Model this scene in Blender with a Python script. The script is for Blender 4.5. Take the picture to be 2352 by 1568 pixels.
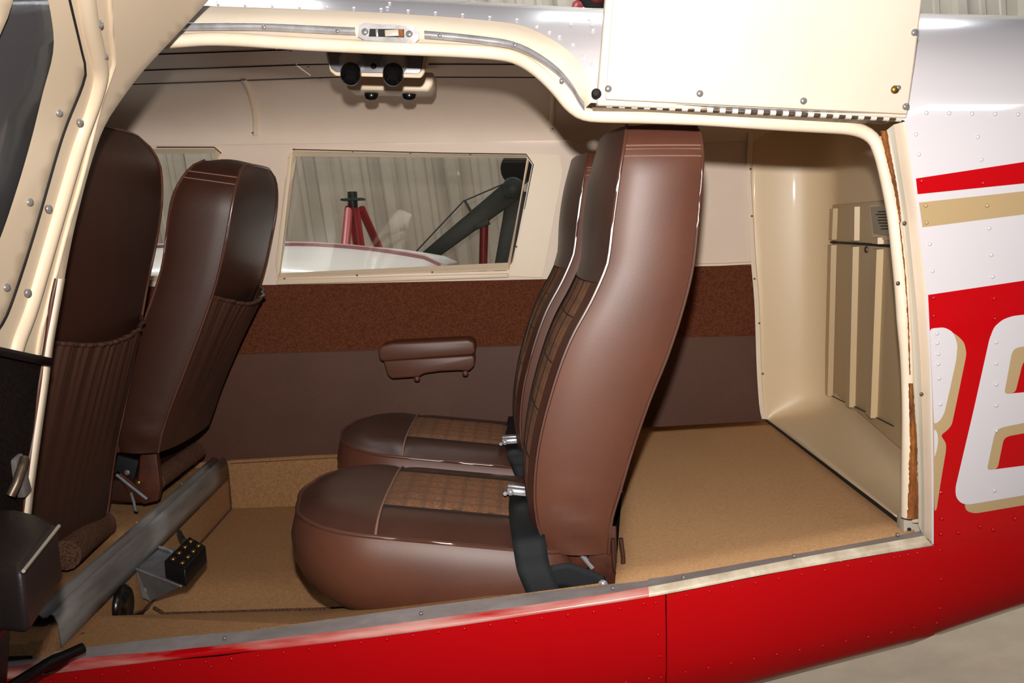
import bpy, bmesh, math, random
from mathutils import Vector, Matrix, geometry
random.seed(7)
for o in list(bpy.data.objects):
    bpy.data.objects.remove(o)
SC = bpy.context.scene
COL = SC.collection

# ------------------------------------------------------------------ camera
# aircraft frame: X aft, Y away from the open doors into the cabin, Z up; metres
FPX, CX, CY = 2100.0, 1176.0, 784.0
CAM = Vector((0.0, -1.4, 0.0))
_Y = Vector((10, 264, -FPX)).normalized()
_X = Vector((1, 0.04, 0.0)); _X.z = -(_X.x*_Y.x+_X.y*_Y.y)/_Y.z; _X.normalize()
_Z = _X.cross(_Y)
C2W = Matrix((_X, _Y, _Z))                 # rows: world axes in camera space = camera->world rotation
cd = bpy.data.cameras.new('camera'); cam = bpy.data.objects.new('camera', cd); COL.objects.link(cam)
cd.sensor_fit = 'HORIZONTAL'; cd.sensor_width = 36.0; cd.lens = 36.0*FPX/2352.0
cd.clip_start = 0.01; cd.clip_end = 100
cam.matrix_world = Matrix.Translation(CAM) @ C2W.to_4x4()
SC.camera = cam

# ------------------------------------------------------------------ world, flash, hangar lamps, exposure
w = bpy.data.worlds.new('world'); SC.world = w; w.use_nodes = True
w.node_tree.nodes['Background'].inputs[0].default_value = (0.80, 0.86, 1.0, 1)
w.node_tree.nodes['Background'].inputs[1].default_value = 0.055
fl = bpy.data.lights.new('camera_flash', 'SPOT')
fl.energy = 158; fl.color = (1.0, 0.955, 0.90); fl.shadow_soft_size = 0.016
fl.spot_size = math.radians(104); fl.spot_blend = 1.0
flo = bpy.data.objects.new('camera_flash', fl); COL.objects.link(flo)
flo.location = CAM + Vector((0.0, 0.01, 0.135))
flo.rotation_euler = (Vector((0.06, 1.45, 0.05))).to_track_quat('-Z', 'Y').to_euler()
for k, (lx, ly) in enumerate(((-2.2, 3.2), (1.6, 3.2), (2.2, -2.0))):
    al = bpy.data.lights.new('hangar_lamp', 'AREA'); al.shape = 'RECTANGLE'; al.size = 2.4; al.size_y = 0.3
    al.energy = 150 if ly > 0 else 20; al.color = (0.93, 0.97, 1.0)
    ao = bpy.data.objects.new('hangar_lamp', al); COL.objects.link(ao); ao.location = (lx, ly, 3.0)
SC.view_settings.view_transform = 'Standard'; SC.view_settings.look = 'None'
SC.view_settings.exposure = 0.0; SC.view_settings.gamma = 1.0
SC.view_settings.use_curve_mapping = False

# ------------------------------------------------------------------ pixel rays -> points of the place
def ray(px, py):
    return (C2W @ Vector(((px-CX)/FPX, -(py-CY)/FPX, -1.0)))
def P(px, py, y):
    d = ray(px, py); return CAM + d*((y-CAM.y)/d.y)
def PX(px, py, x):
    d = ray(px, py); return CAM + d*((x-CAM.x)/d.x)
def PZ(px, py, z):
    d = ray(px, py); return CAM + d*((z-CAM.z)/d.z)
def interp(tab, x):
    if x <= tab[0][0]: return tab[0][1]
    for (a, b), (c, d) in zip(tab, tab[1:]):
        if x <= c: return b+(d-b)*(x-a)/(c-a)
    return tab[-1][1]
# fuselage cross-section: superellipse that shrinks aft
YC = 0.60; NU, NL = 2.6, 13.0
BU = [(-2.5, .50), (-.55, .475), (-.15, .440), (.15, .408), (.75, .375), (.95, .364), (2.6, .27)]
BL = [(-2.5, .98), (-.5, .93), (.36, .790), (.68, .728), (.82, .690), (2.6, .30)]
AA = [(-2.5, .62), (.35, .62), (1.2, .545), (2.6, .36)]
def sec(x): return interp(AA, x), interp(BU, x), interp(BL, x)
def inside(p):
    a, bu, bl = sec(p.x)
    n, b = (NU, bu) if p.z >= 0 else (NL, bl)
    c = (YC-p.y)/a
    if c < 0: c = 0
    return c**n + (abs(p.z)/b)**n
def S(px, py, dy=0.0):
    """point of the near fuselage skin under a pixel, optionally dy further in along the sight line"""
    d = ray(px, py); d = d/d.y
    y = -0.15; best = (9, y); prev = y; hit = None
    while y < 0.6:
        v = inside(CAM+d*(y-CAM.y))
        if v < best[0]: best = (v, y)
        if v <= 1: hit = y; break
        prev = y; y += 0.012
    if hit is None: y = best[1]
    else:
        lo, hi = prev, hit
        for _ in range(14):
            m = (lo+hi)/2
            if inside(CAM+d*(m-CAM.y)) <= 1: hi = m
            else: lo = m
        y = hi
    return CAM+d*(y+dy-CAM.y)
def xt(p):
    a, bu, bl = sec(p.x)
    b = bu if p.z >= 0 else bl
    return Vector((p.x, math.atan2(p.z/b, max((YC-p.y)/a, 1e-4))*0.55))
def P3(q, off=0.0):
    x, t = q[0], q[1]/0.55
    a, bu, bl = sec(x)
    n, b = (NU, bu) if t >= 0 else (NL, bl)
    c, s = math.cos(t), math.sin(t)
    rho = (abs(c)**n+abs(s)**n)**(-1/n); c *= rho; s *= rho
    p = Vector((x, YC-a*c, b*s))
    if off:
        nn = Vector((0, -math.copysign(abs(c)**(n-1), c)/a, math.copysign(abs(s)**(n-1), s)/b)).normalized()
        p += nn*off
    return p
def Snorm(px, py):
    q = xt(S(px, py)); return (P3(q, .01)-P3(q)).normalized()

# ------------------------------------------------------------------ curves
def cr(pts, n=60, closed=False):
    """Catmull-Rom through points (any dimension), n samples even in length"""
    pts = [Vector(p) for p in pts]
    m = len(pts); out = []
    segs = m if closed else m-1
    for i in range(segs):
        p1, p2 = pts[i], pts[(i+1) % m]
        p0 = pts[i-1] if (closed or i > 0) else p1*2-p2
        p3 = pts[(i+2) % m] if (closed or i < m-2) else p2*2-p1
        for k in range(10):
            t = k/10
            out.append(0.5*((2*p1)+(p2-p0)*t+(2*p0-5*p1+4*p2-p3)*t*t+(3*p1-p0-3*p2+p3)*t**3))
    if closed: out.append(out[0].copy())
    else: out.append(pts[-1].copy())
    return even(out, n, closed)
def even(pts, n, closed=False):
    pts = [Vector(p) for p in pts]
    L = [0.0]
    for a, b in zip(pts, pts[1:]): L.append(L[-1]+(b-a).length)
    res = []; j = 0
    N = n if closed else n-1
    for i in range(n):
        s = L[-1]*i/max(N, 1)
        while j < len(L)-2 and L[j+1] < s: j += 1
        f = (s-L[j])/max(L[j+1]-L[j], 1e-12)
        res.append(pts[j].lerp(pts[j+1], min(max(f, 0), 1)))
    return res

# ------------------------------------------------------------------ materials
def lin(h):
    h = h.lstrip('#'); r = []
    for i in (0, 2, 4):
        c = int(h[i:i+2], 16)/255
        r.append(c/12.92 if c <= .04045 else ((c+.055)/1.055)**2.4)
    return (*r, 1)
MATS = {}
def mat(name, colr, rough=.5, metal=0.0, spec=.5, var=None, vscale=20, bump=0.0, bscale=200, bdetail=4, coat=0.0, sheen=0.0, transmission=0, alpha=1, stretch=(1, 1, 1), bdist=.002):
    m = bpy.data.materials.new(name); m.use_nodes = True
    nt = m.node_tree; b = nt.nodes['Principled BSDF']
    c = lin(colr) if isinstance(colr, str) else (*colr, 1)
    b.inputs['Base Color'].default_value = c
    b.inputs['Roughness'].default_value = rough; b.inputs['Metallic'].default_value = metal
    b.inputs['Specular IOR Level'].default_value = spec
    b.inputs['Coat Weight'].default_value = coat; b.inputs['Coat Roughness'].default_value = .06
    b.inputs['Transmission Weight'].default_value = transmission; b.inputs['Alpha'].default_value = alpha
    b.inputs['Sheen Weight'].default_value = sheen; b.inputs['Sheen Roughness'].default_value = .55; b.inputs['Sheen Tint'].default_value = c
    tc = nt.nodes.new('ShaderNodeTexCoord'); mp = nt.nodes.new('ShaderNodeMapping')
    mp.inputs['Scale'].default_value = stretch
    nt.links.new(tc.outputs['Object'], mp.inputs['Vector'])
    if var:
        nz = nt.nodes.new('ShaderNodeTexNoise'); nz.inputs['Scale'].default_value = vscale; nz.inputs['Detail'].default_value = 6
        nz.inputs['Roughness'].default_value = .65
        rp = nt.nodes.new('ShaderNodeValToRGB')
        rp.color_ramp.elements[0].position = .32; rp.color_ramp.elements[1].position = .68
        rp.color_ramp.elements[0].color = lin(var); rp.color_ramp.elements[1].color = c
        nt.links.new(mp.outputs[0], nz.inputs['Vector'])
        nt.links.new(nz.outputs['Fac'], rp.inputs['Fac']); nt.links.new(rp.outputs[0], b.inputs['Base Color'])
    if bump:
        n2 = nt.nodes.new('ShaderNodeTexNoise'); n2.inputs['Scale'].default_value = bscale; n2.inputs['Detail'].default_value = bdetail
        bp = nt.nodes.new('ShaderNodeBump'); bp.inputs['Strength'].default_value = bump; bp.inputs['Distance'].default_value = bdist
        nt.links.new(mp.outputs[0], n2.inputs['Vector'])
        nt.links.new(n2.outputs['Fac'], bp.inputs['Height']); nt.links.new(bp.outputs[0], b.inputs['Normal'])
    MATS[name] = m
    return m
mat('cream_paint', '#f3e2cf', .42, var='#ecd9c0', vscale=9, coat=.15)
mat('cream_vinyl', '#e9d5c4', .5, bump=.08, bscale=420, var='#e4cebb', vscale=6)
mat('cream_plastic', '#e8d2b6', .42, bump=.05, bscale=500)
mat('tub_plastic', '#e3c9a3', .40, bump=.06, bscale=420, coat=.05)
mat('tub_plastic_shaded', '#cbb189', .42, bump=.06, bscale=420)  # tub plastic darkened: the aft wall's weaker light is put into the colour
mat('seal_rubber', '#f0dfca', .36, var='#e8d3b8', vscale=14, bump=.05, bscale=60)
mat('white_paint', '#ded8dc', .22, coat=.7)
mat('red_paint', '#c4020c', .25, coat=.7)
mat('tan_paint', '#bfa379', .25, coat=.5)
mat('bare_aluminium', '#c4c2c6', .30, metal=.45, var='#9c9796', vscale=30, bump=.06, bscale=120)
mat('sill_plate', '#c6bec0', .5, metal=.1, var='#a59d9b', vscale=16, bump=.15, bscale=300)
mat('worn_sill_paint', '#e9dcc4', .4, var='#b9a68c', vscale=26, coat=.2)
mat('chrome', '#d2d2d6', .2, metal=.65)
mat('steel_screw', '#a9a5a3', .22, metal=.6)
mat('hinge_light', '#ece9e6', .25, metal=.25)
mat('hinge_dark', '#55483e', .4, metal=.7, var='#8a7766', vscale=60)
mat('leather', '#653b29', .43, spec=.4, bump=.035, bscale=420, var='#57352a', vscale=5)
mat('leather_pad', '#50332a', .42, spec=.5, bump=.07, bscale=420, var='#462b22', vscale=6)
mat('leather_dark', '#41251b', .46, spec=.4, bump=.08, bscale=380, var='#3c2219', vscale=6)
mat('leather_black', '#2b2322', .42, spec=.5, bump=.2, bscale=160)
mat('piping_brown', '#5c392d', .28, spec=.7)
mat('vinyl_brown', '#5b392b', .55, spec=.35, bump=.12, bscale=380, var='#523326', vscale=5)
mat('carpet_brown', '#75432f', .95, spec=.05, var='#4c2819', vscale=210, bump=.7, bscale=520)
mat('carpet_tan', '#bb8f66', .97, sheen=.7, spec=.03, var='#9b7049', vscale=150, bump=1.0, bscale=500, bdist=.004)
mat('carpet_bag', '#d3a67a', .97, sheen=.9, spec=.03, var='#b9895c', vscale=190, bump=1.0, bscale=500, bdist=.004)
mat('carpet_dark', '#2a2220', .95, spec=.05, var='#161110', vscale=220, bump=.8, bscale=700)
mat('tweed', '#a37558', .95, sheen=.45, spec=.04, var='#5c3e2f', vscale=330, bump=.9, bscale=560, stretch=(.55, 1, 1))
mat('tweed_dark', '#7d5a47', .95, sheen=.3, spec=.04, var='#2b201b', vscale=260, bump=.9, bscale=560)
mat('webbing', '#191c1f', .62, bump=.5, bscale=900, spec=.35)
mat('black_plastic', '#0c0c0e', .25, spec=.6)
mat('black_rubber', '#111013', .5)
mat('panel_grey', '#77767b', .35, metal=.25)
mat('rust_brown', '#5a2c1a', .45, spec=.5, var='#3c1c10', vscale=40)
mat('orange_foam', '#b26a22', .8, var='#5a2a0c', vscale=70, bump=1.0, bscale=120, bdist=.004, stretch=(1, 1, .25))
mat('channel_grey', '#b5ad9e', .45)
mat('grey_metal', '#a19d99', .42, metal=.15, var='#726c68', vscale=22, stretch=(1, .12, 1), bump=.1, bscale=140)
mat('bracket_metal', '#8d9094', .38, metal=.3, var='#72767b', vscale=30)
mat('brass', '#9d7c3c', .35, metal=.9)
mat('stitch_pale', '#9a7565', .7)
mat('stitch_dark', '#241611', .8)
mat('gap_dark', '#1a1410', .8)
mat('pocket_leather', '#482d22', .5, bump=.2, bscale=200)
mat('hangar_metal', '#b0a698', .5, var='#a2988a', vscale=4)
mat('concrete', '#a8977f', .8, var='#94836d', vscale=3, bump=.2, bscale=60)
mat('concrete_joint', '#4f4339', .9)
mat('jack_red', '#8e1f22', .4)
mat('hoist_green', '#26302e', .45, var='#1b2423', vscale=12)
mat('wing_white', '#d9d6d4', .35, coat=.4)
mat('wing_edge', '#a8797a', .4)
mat('blue_cloth', '#121a3a', .8)
mat('placard', '#77756f', .35, metal=.3)
mat('placard_ink', '#33302c', .6)
m = mat('cabin_glass', '#9a9690', .03)
def glass(name, tint, refl):
    m = bpy.data.materials.new(name); m.use_nodes = True; nt = m.node_tree
    nt.nodes.remove(nt.nodes['Principled BSDF'])
    o = nt.nodes['Material Output']
    t = nt.nodes.new('ShaderNodeBsdfTransparent'); t.inputs[0].default_value = (*tint, 1)
    g = nt.nodes.new('ShaderNodeBsdfGlossy'); g.inputs['Roughness'].default_value = .04
    mx = nt.nodes.new('ShaderNodeMixShader'); fr = nt.nodes.new('ShaderNodeFresnel'); fr.inputs[0].default_value = refl
    nt.links.new(fr.outputs[0], mx.inputs[0]); nt.links.new(t.outputs[0], mx.inputs[1]); nt.links.new(g.outputs[0], mx.inputs[2])
    nt.links.new(mx.outputs[0], o.inputs['Surface']); MATS[name] = m
glass('window_glass', (.88, .86, .82), 1.4)
mat('door_glass', '#565659', .12, alpha=.86, coat=.3)
# red lip of the sill, worn through to cream in patches
def lip_mat():
    m = bpy.data.materials.new('red_lip'); m.use_nodes = True; nt = m.node_tree; b = nt.nodes['Principled BSDF']
    b.inputs['Roughness'].default_value = .25; b.inputs['Coat Weight'].default_value = .6
    tc = nt.nodes.new('ShaderNodeTexCoord'); sp = nt.nodes.new('ShaderNodeSeparateXYZ')
    nt.links.new(tc.outputs['Object'], sp.inputs[0])
    nz = nt.nodes.new('ShaderNodeTexNoise'); nz.inputs['Scale'].default_value = 9; nz.inputs['Detail'].default_value = 5
    mp = nt.nodes.new('ShaderNodeMapping'); mp.inputs['Scale'].default_value = (.45, 3, 3)
    nt.links.new(tc.outputs['Object'], mp.inputs[0]); nt.links.new(mp.outputs[0], nz.inputs['Vector'])
    rp = nt.nodes.new('ShaderNodeValToRGB'); e = rp.color_ramp.elements
    e[0].position = .40; e[0].color = lin('#c4020c'); e[1].position = .66; e[1].color = lin('#e0a49a')
    nt.links.new(nz.outputs['Fac'], rp.inputs[0]); nt.links.new(rp.outputs[0], b.inputs['Base Color'])
    MATS['red_lip'] = m
lip_mat()
def plaid(name, dark):
    nt = MATS[name].node_tree; b = nt.nodes['Principled BSDF']
    src = b.inputs['Base Color'].links[0].from_socket
    tc = nt.nodes.new('ShaderNodeTexCoord')
    for k, (d, sc) in enumerate((('X', 9.0), ('Y', 8.0), ('Z', 8.0))):
        wv = nt.nodes.new('ShaderNodeTexWave'); wv.bands_direction = d; wv.inputs['Scale'].default_value = sc
        wv.inputs['Distortion'].default_value = 1.2; wv.inputs['Detail'].default_value = 3; wv.inputs['Detail Scale'].default_value = 8
        nt.links.new(tc.outputs['Object'], wv.inputs['Vector'])
        rp = nt.nodes.new('ShaderNodeValToRGB'); rp.color_ramp.elements[0].position = .72; rp.color_ramp.elements[1].position = .95
        rp.color_ramp.elements[1].color = (.42, .42, .42, 1); rp.color_ramp.elements[0].color = (0, 0, 0, 1)
        mx = nt.nodes.new('ShaderNodeMix'); mx.data_type = 'RGBA'; mx.inputs['B'].default_value = lin(dark)
        nt.links.new(wv.outputs['Fac'], rp.inputs[0]); nt.links.new(rp.outputs[0], mx.inputs['Factor'])
        nt.links.new(src, mx.inputs['A']); src = mx.outputs['Result']
    nt.links.new(src, b.inputs['Base Color'])
plaid('tweed', '#4a423e')

# ------------------------------------------------------------------ object helpers
def tag(o, label=None, cat=None, group=None, kind=None):
    if label: o['label'] = label
    if cat: o['category'] = cat
    if group: o['group'] = group
    if kind: o['kind'] = kind
    return o
def empty(name, loc, label=None, cat=None, group=None, kind=None):
    e = bpy.data.objects.new(name, None); COL.objects.link(e); e.location = loc
    e.empty_display_size = .05
    return tag(e, label, cat, group, kind)
def basis(o):
    m = Matrix.Translation(o.location) if o.type == 'EMPTY' else Matrix.Identity(4)
    return m
def mobj(name, verts, faces, material, parent=None, smooth=True, solid=0.0, off=-1, angle=None, kind=None):
    me = bpy.data.meshes.new(name); me.from_pydata([tuple(v) for v in verts], [], faces); me.update()
    if smooth:
        me.polygons.foreach_set('use_smooth', [True]*len(me.polygons))
    o = bpy.data.objects.new(name, me); COL.objects.link(o)
    me.materials.append(MATS[material])
    if angle is not None and smooth:
        me.set_sharp_from_angle(angle=math.radians(angle))
    if solid:
        s = o.modifiers.new('thickness', 'SOLIDIFY'); s.thickness = solid; s.offset = off
    if parent: adopt(o, parent)
    if kind: o['kind'] = kind
    return o
def adopt(o, parent):
    o.parent = parent
    p = parent; m = Matrix.Identity(4)
    while p:
        if p.type == 'EMPTY': m = Matrix.Translation(p.location)
        p = p.parent
    if parent.type == 'EMPTY': o.matrix_parent_inverse = Matrix.Translation(parent.location).inverted()
def grid(name, rows, material, parent=None, closed=False, **k):
    n = len(rows[0]); verts = [p for r in rows for p in r]; faces = []
    for i in range(len(rows)-1):
        for j in range(n if closed else n-1):
            a = i*n+j; b = i*n+(j+1) % n
            faces.append((a, b, b+n, a+n))
    return mobj(name, verts, faces, material, parent, **k)
def tube_geo(path, r, seg=8, cap=True, flat=None):
    path = [Vector(p) for p in path]; verts = []; faces = []; n = len(path)
    t0 = (path[1]-path[0]).normalized()
    up = Vector((0, 0, 1)) if abs(t0.z) < .9 else Vector((1, 0, 0))
    nrm = (up-t0*up.dot(t0)).normalized()
    for i in range(n):
        t = (path[min(i+1, n-1)]-path[max(i-1, 0)])
        t = t.normalized() if t.length > 1e-9 else t0
        nrm = nrm-t*nrm.dot(t)
        nrm = nrm.normalized() if nrm.length > 1e-6 else t.orthogonal().normalized()
        bn = t.cross(nrm)
        ri = r(i/(n-1)) if callable(r) else r
        for k in range(seg):
            a = 2*math.pi*k/seg
            verts.append(path[i]+(nrm*math.cos(a)+bn*math.sin(a))*ri)
    for i in range(n-1):
        for k in range(seg):
            a = i*seg+k; b = i*seg+(k+1) % seg
            faces.append((a, b, b+seg, a+seg))
    if cap:
        faces.append(tuple(range(seg-1, -1, -1))); faces.append(tuple(range((n-1)*seg, n*seg)))
    return verts, faces
def tube(name, path, r, material, parent=None, seg=8, **k):
    v, f = tube_geo(path, r, seg); return mobj(name, v, f, material, parent, angle=60, **k)
def join(*geos):
    V = []; F = []
    for v, f in geos:
        b = len(V); V += list(v); F += [tuple(i+b for i in q) for q in f]
    return V, F
def box_geo(c, s, rot=None, bevel=0.0, seg=2):
    bm = bmesh.new(); bmesh.ops.create_cube(bm, size=1)
    bmesh.ops.scale(bm, vec=Vector(s), verts=bm.verts)
    if bevel: bmesh.ops.bevel(bm, geom=list(bm.edges), offset=bevel, segments=seg, affect='EDGES', profile=.5)
    M = Matrix.Translation(Vector(c))
    if rot is not None: M = M @ rot.to_4x4()
    bm.transform(M); bm.verts.index_update()
    g = ([v.co.copy() for v in bm.verts], [tuple(v.index for v in f.verts) for f in bm.faces]); bm.free(); return g
def box(name, c, s, material, parent=None, rot=None, bevel=0.0, seg=2, **k):
    v, f = box_geo(c, s, rot, bevel, seg); return mobj(name, v, f, material, parent, angle=35, **k)
def prism_geo(poly, vec, bevel=0.0):
    """closed 3-D polygon extruded by vec, edges bevelled"""
    bm = bmesh.new(); vs = [bm.verts.new(p) for p in poly]
    f = bm.faces.new(vs); r = bmesh.ops.extrude_face_region(bm, geom=[f])
    bmesh.ops.translate(bm, vec=Vector(vec), verts=[e for e in r['geom'] if isinstance(e, bmesh.types.BMVert)])
    bmesh.ops.recalc_face_normals(bm, faces=bm.faces)
    if bevel: bmesh.ops.bevel(bm, geom=list(bm.edges), offset=bevel, segments=3, affect='EDGES', profile=.5, clamp_overlap=True)
    bm.verts.index_update()
    g = ([v.co.copy() for v in bm.verts], [tuple(v.index for v in q.verts) for q in bm.faces]); bm.free(); return g
def prism(name, poly, vec, material, parent=None, bevel=0.0, **k):
    v, f = prism_geo(poly, vec, bevel); return mobj(name, v, f, material, parent, angle=40, **k)
def lathe_geo(prof, center, axis, seg=20):
    axis = Vector(axis).normalized(); u = axis.orthogonal().normalized(); v = axis.cross(u); V = []; F = []
    for (r, h) in prof:
        for k in range(seg):
            a = 2*math.pi*k/seg
            V.append(Vector(center)+axis*h+(u*math.cos(a)+v*math.sin(a))*r)
    for i in range(len(prof)-1):
        for k in range(seg):
            a = i*seg+k; b = i*seg+(k+1) % seg
            F.append((a, b, b+seg, a+seg))
    F.append(tuple(range(seg-1, -1, -1))); F.append(tuple(range((len(prof)-1)*seg, len(prof)*seg)))
    return V, F
def lathe(name, prof, center, axis, material, parent=None, seg=20, **k):
    v, f = lathe_geo(prof, center, axis, seg); return mobj(name, v, f, material, parent, angle=50, **k)
SCREW = None
def dome_mesh():
    V, F = lathe_geo([(1.0, -.35), (1.0, .04), (.88, .24), (.55, .40), (.2, .46)], (0, 0, 0), (0, 0, 1), 12)
    me = bpy.data.meshes.new('screw'); me.from_pydata([tuple(v) for v in V], [], F)
    me.polygons.foreach_set('use_smooth', [True]*len(me.polygons)); return me
_domes = {}
def screw(p, nrm, r, parent, material='steel_screw', name='screw'):
    if material not in _domes:
        _domes[material] = dome_mesh(); _domes[material].materials.append(MATS[material])
    o = bpy.data.objects.new(name, _domes[material]); COL.objects.link(o)
    adopt(o, parent)
    o.matrix_basis = Matrix.Translation(Vector(p)) @ Vector(nrm).to_track_quat('Z', 'Y').to_matrix().to_4x4() @ Matrix.Scale(r, 4)
    return o
def pip(pt, poly):
    x, y = pt; c = False; n = len(poly)
    for i in range(n):
        x1, y1 = poly[i][0], poly[i][1]; x2, y2 = poly[i-1][0], poly[i-1][1]
        if (y1 > y) != (y2 > y) and x < (x2-x1)*(y-y1)/(y2-y1)+x1: c = not c
    return c
def pdist(pt, poly, closed=True):
    best = 9e9; x, y = pt; n = len(poly)
    for i in range(n if closed else n-1):
        ax, ay = poly[i][0], poly[i][1]; bx, by = poly[(i+1) % n][0], poly[(i+1) % n][1]
        dx, dy = bx-ax, by-ay; L = dx*dx+dy*dy
        t = 0 if L == 0 else max(0, min(1, ((x-ax)*dx+(y-ay)*dy)/L))
        d = (ax+t*dx-x)**2+(ay+t*dy-y)**2
        if d < best: best = d
    return math.sqrt(best)
def patch_geo(poly, step, mapf, holes=(), margin=.45):
    """2-D polygon (with holes) filled with an even grid of triangles and mapped to 3-D"""
    def dens(pl):
        out = []
        for a, b in zip(pl, list(pl[1:])+[pl[0]]):
            a = Vector(a[:2]); b = Vector(b[:2]); n = max(1, int((b-a).length/step))
            for i in range(n): out.append(a.lerp(b, i/n))
        return out
    loops = [dens(poly)]+[dens(h) for h in holes]
    V = []; E = []
    for lp in loops:
        b = len(V); V += lp; E += [(b+i, b+(i+1) % len(lp)) for i in range(len(lp))]
    xs = [p.x for p in loops[0]]; ys = [p.y for p in loops[0]]
    x = min(xs)
    while x < max(xs):
        y = min(ys)
        while y < max(ys):
            if pip((x, y), loops[0]) and not any(pip((x, y), h) for h in loops[1:]):
                if all(pdist((x, y), lp) > step*margin for lp in loops): V.append(Vector((x, y)))
            y += step
        x += step
    r = geometry.delaunay_2d_cdt(V, E, [], 0, 1e-7)
    F = []
    for f in r[2]:
        c = sum((r[0][i] for i in f), Vector((0, 0)))/len(f)
        if pip(c, loops[0]) and not any(pip(c, h) for h in loops[1:]): F.append(tuple(f))
    return [mapf(v) for v in r[0]], F
def patch(name, poly, step, mapf, material, parent=None, holes=(), **k):
    v, f = patch_geo(poly, step, mapf, holes); return mobj(name, v, f, material, parent, **k)
def fix_normals(o, ref):
    """turn faces towards ref"""
    me = o.data; c = sum((p.normal.dot(Vector(ref)-p.center) for p in me.polygons), 0.0)
    if c < 0: me.flip_normals()
    return o

# =================================================================== HANGAR (stands level; the parked aircraft sits a little nose-up)
HT = math.radians(-5.0)
def hang(p):           # hangar frame -> aircraft frame
    return Matrix.Rotation(HT, 3, 'Y') @ Vector(p)
wall = empty('wall_back', hang((0, 4.4, -1.4)), kind='structure', label='ribbed beige metal hangar wall behind the airplane')
def wall_panel(x, wd, deep):
    prof = [(0, 0), (.02, -deep), (.07, -deep), (.09, 0), (wd*.42, 0), (wd*.44, -.01), (wd*.5, -.01), (wd*.52, 0), (wd*.72, 0), (wd*.74, -.01), (wd*.80, -.01), (wd*.82, 0), (wd-.004, 0)]
    rows = [[hang((x+a, 4.4+b, z)) for a, b in prof] for z in (-1.4, 4.0)]
    return grid('wall_panel', rows, 'hangar_metal', wall, smooth=False, solid=.004, off=1)
x = -5.2
while x < 6.2:
    wall_panel(x, .40, .045); x += .40
flr = empty('floor', hang((0, 1, -1.42)), kind='structure', label='smooth concrete hangar floor with dark joints')
for sx in range(-2, 3):
    for sy in range(-2, 3):
        x0, y0 = sx*2.4-.05, sy*2.4-.45
        c = [hang((x0, y0, -1.42)), hang((x0+2.388, y0, -1.42)), hang((x0+2.388, y0+2.388, -1.42)), hang((x0, y0+2.388, -1.42))]
        prism('floor_slab', c, hang((0, 0, -.08)), 'concrete', flr)
c = [hang((-5, -6, -1.43)), hang((8, -6, -1.43)), hang((8, 6.8, -1.43)), hang((-5, 6.8, -1.43))]
prism('floor_joint', c, hang((0, 0, -.08)), 'concrete_joint', flr)

# =================================================================== FUSELAGE
fus = empty('airplane_fuselage', (0, .6, -.9), 'white and red riveted airplane fuselage around the open cabin', 'airplane')
A_ = [(-160, 60), (100, 26), (300, 15), (494, 14), (700, 21), (904, 31), (1075, 43), (1187, 56), (1245, 78), (1296, 109), (1330, 143), (1347, 170), (1356, 200), (1357, 236)]
B_ = [(-160, 100), (100, 66), (300, 55), (443, 53), (606, 54), (783, 61), (972, 70), (1100, 85), (1177, 99), (1228, 122), (1279, 157), (1313, 191), (1332, 220), (1346, 247)]
C_ = [(-160, 118), (100, 84), (300, 72), (443, 70), (606, 70), (783, 80), (972, 89), (1100, 98), (1177, 108), (1231, 132), (1276, 164), (1308, 202), (1328, 236), (1350, 256)]
D_ = [(-160, 132), (100, 98), (300, 84), (432, 80), (606, 80), (802, 92), (955, 99), (1100, 105), (1177, 117), (1231, 146), (1272, 184), (1304, 230), (1330, 255), (1360, 262)]
SEAL = [(-160, 170), (100, 130), (300, 105), (409, 94), (511, 90), (700, 101), (870, 109), (1041, 116), (1143, 123), (1194, 136), (1240, 166), (1279, 204), (1309, 240), (1338, 260), (1381, 266), (1500, 269), (1702, 279), (1881, 288), (1962, 296), (2003, 316), (2021, 352), (2036, 412), (2052, 492), (2061, 558), (2071, 655), (2076, 740), (2082, 825), (2086, 950), (2087, 1093), (2086, 1186)]
R1 = [(2024, 313), (2039, 360), (2058, 441), (2068, 508), (2079, 615), (2083, 698), (2094, 871), (2100, 950), (2107, 1039), (2109, 1200)]
R2 = [(2053, 286), (2068, 387), (2084, 494), (2098, 628), (2105, 700), (2112, 800), (2116, 879), (2121, 1057), (2123, 1150), (2123, 1232)]
R3 = [(2082, 277), (2095, 374), (2111, 494), (2130, 655), (2133, 736), (2138, 820), (2140, 879), (2143, 1039), (2144, 1150), (2144, 1248)]
L0 = [(-260, 1548), (0, 1512), (122, 1496), (383, 1464), (612, 1443), (906, 1401), (1212, 1363), (1465, 1332), (1802, 1274), (1960, 1245), (2112, 1216)]
L1 = [(-260, 1566), (0, 1533), (191, 1510), (383, 1494), (600, 1470), (906, 1432), (1212, 1390), (1490, 1347), (1824, 1283), (1980, 1255), (2122, 1230)]
L2 = [(-260, 1596), (0, 1561), (115, 1547), (344, 1520), (600, 1493), (906, 1457), (1212, 1413), (1500, 1369), (1757, 1319), (1960, 1283), (2141, 1252)]
HT_ = [(1357, 236), (1500, 240), (1700, 250), (1900, 260), (2060, 270), (2086, 281)]
def dom(px_pts): return [xt(S(*p)) for p in px_pts]
SKY_T = .55*math.radians(104); BEL = -.55*math.radians(120)
# --- roof skin
low = cr(dom(A_), 60)+dom(HT_[1:])+dom([(2200, 280), (2352, 283), (2700, 289), (3300, 299)])
roof_poly = [Vector((-2.3, low[0].y))]+low+[Vector((2.4, low[-1].y)), Vector((2.4, SKY_T)), Vector((-2.3, SKY_T))]
patch('roof_skin', roof_poly, .07, lambda q: P3(q), 'white_paint', fus)
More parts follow.
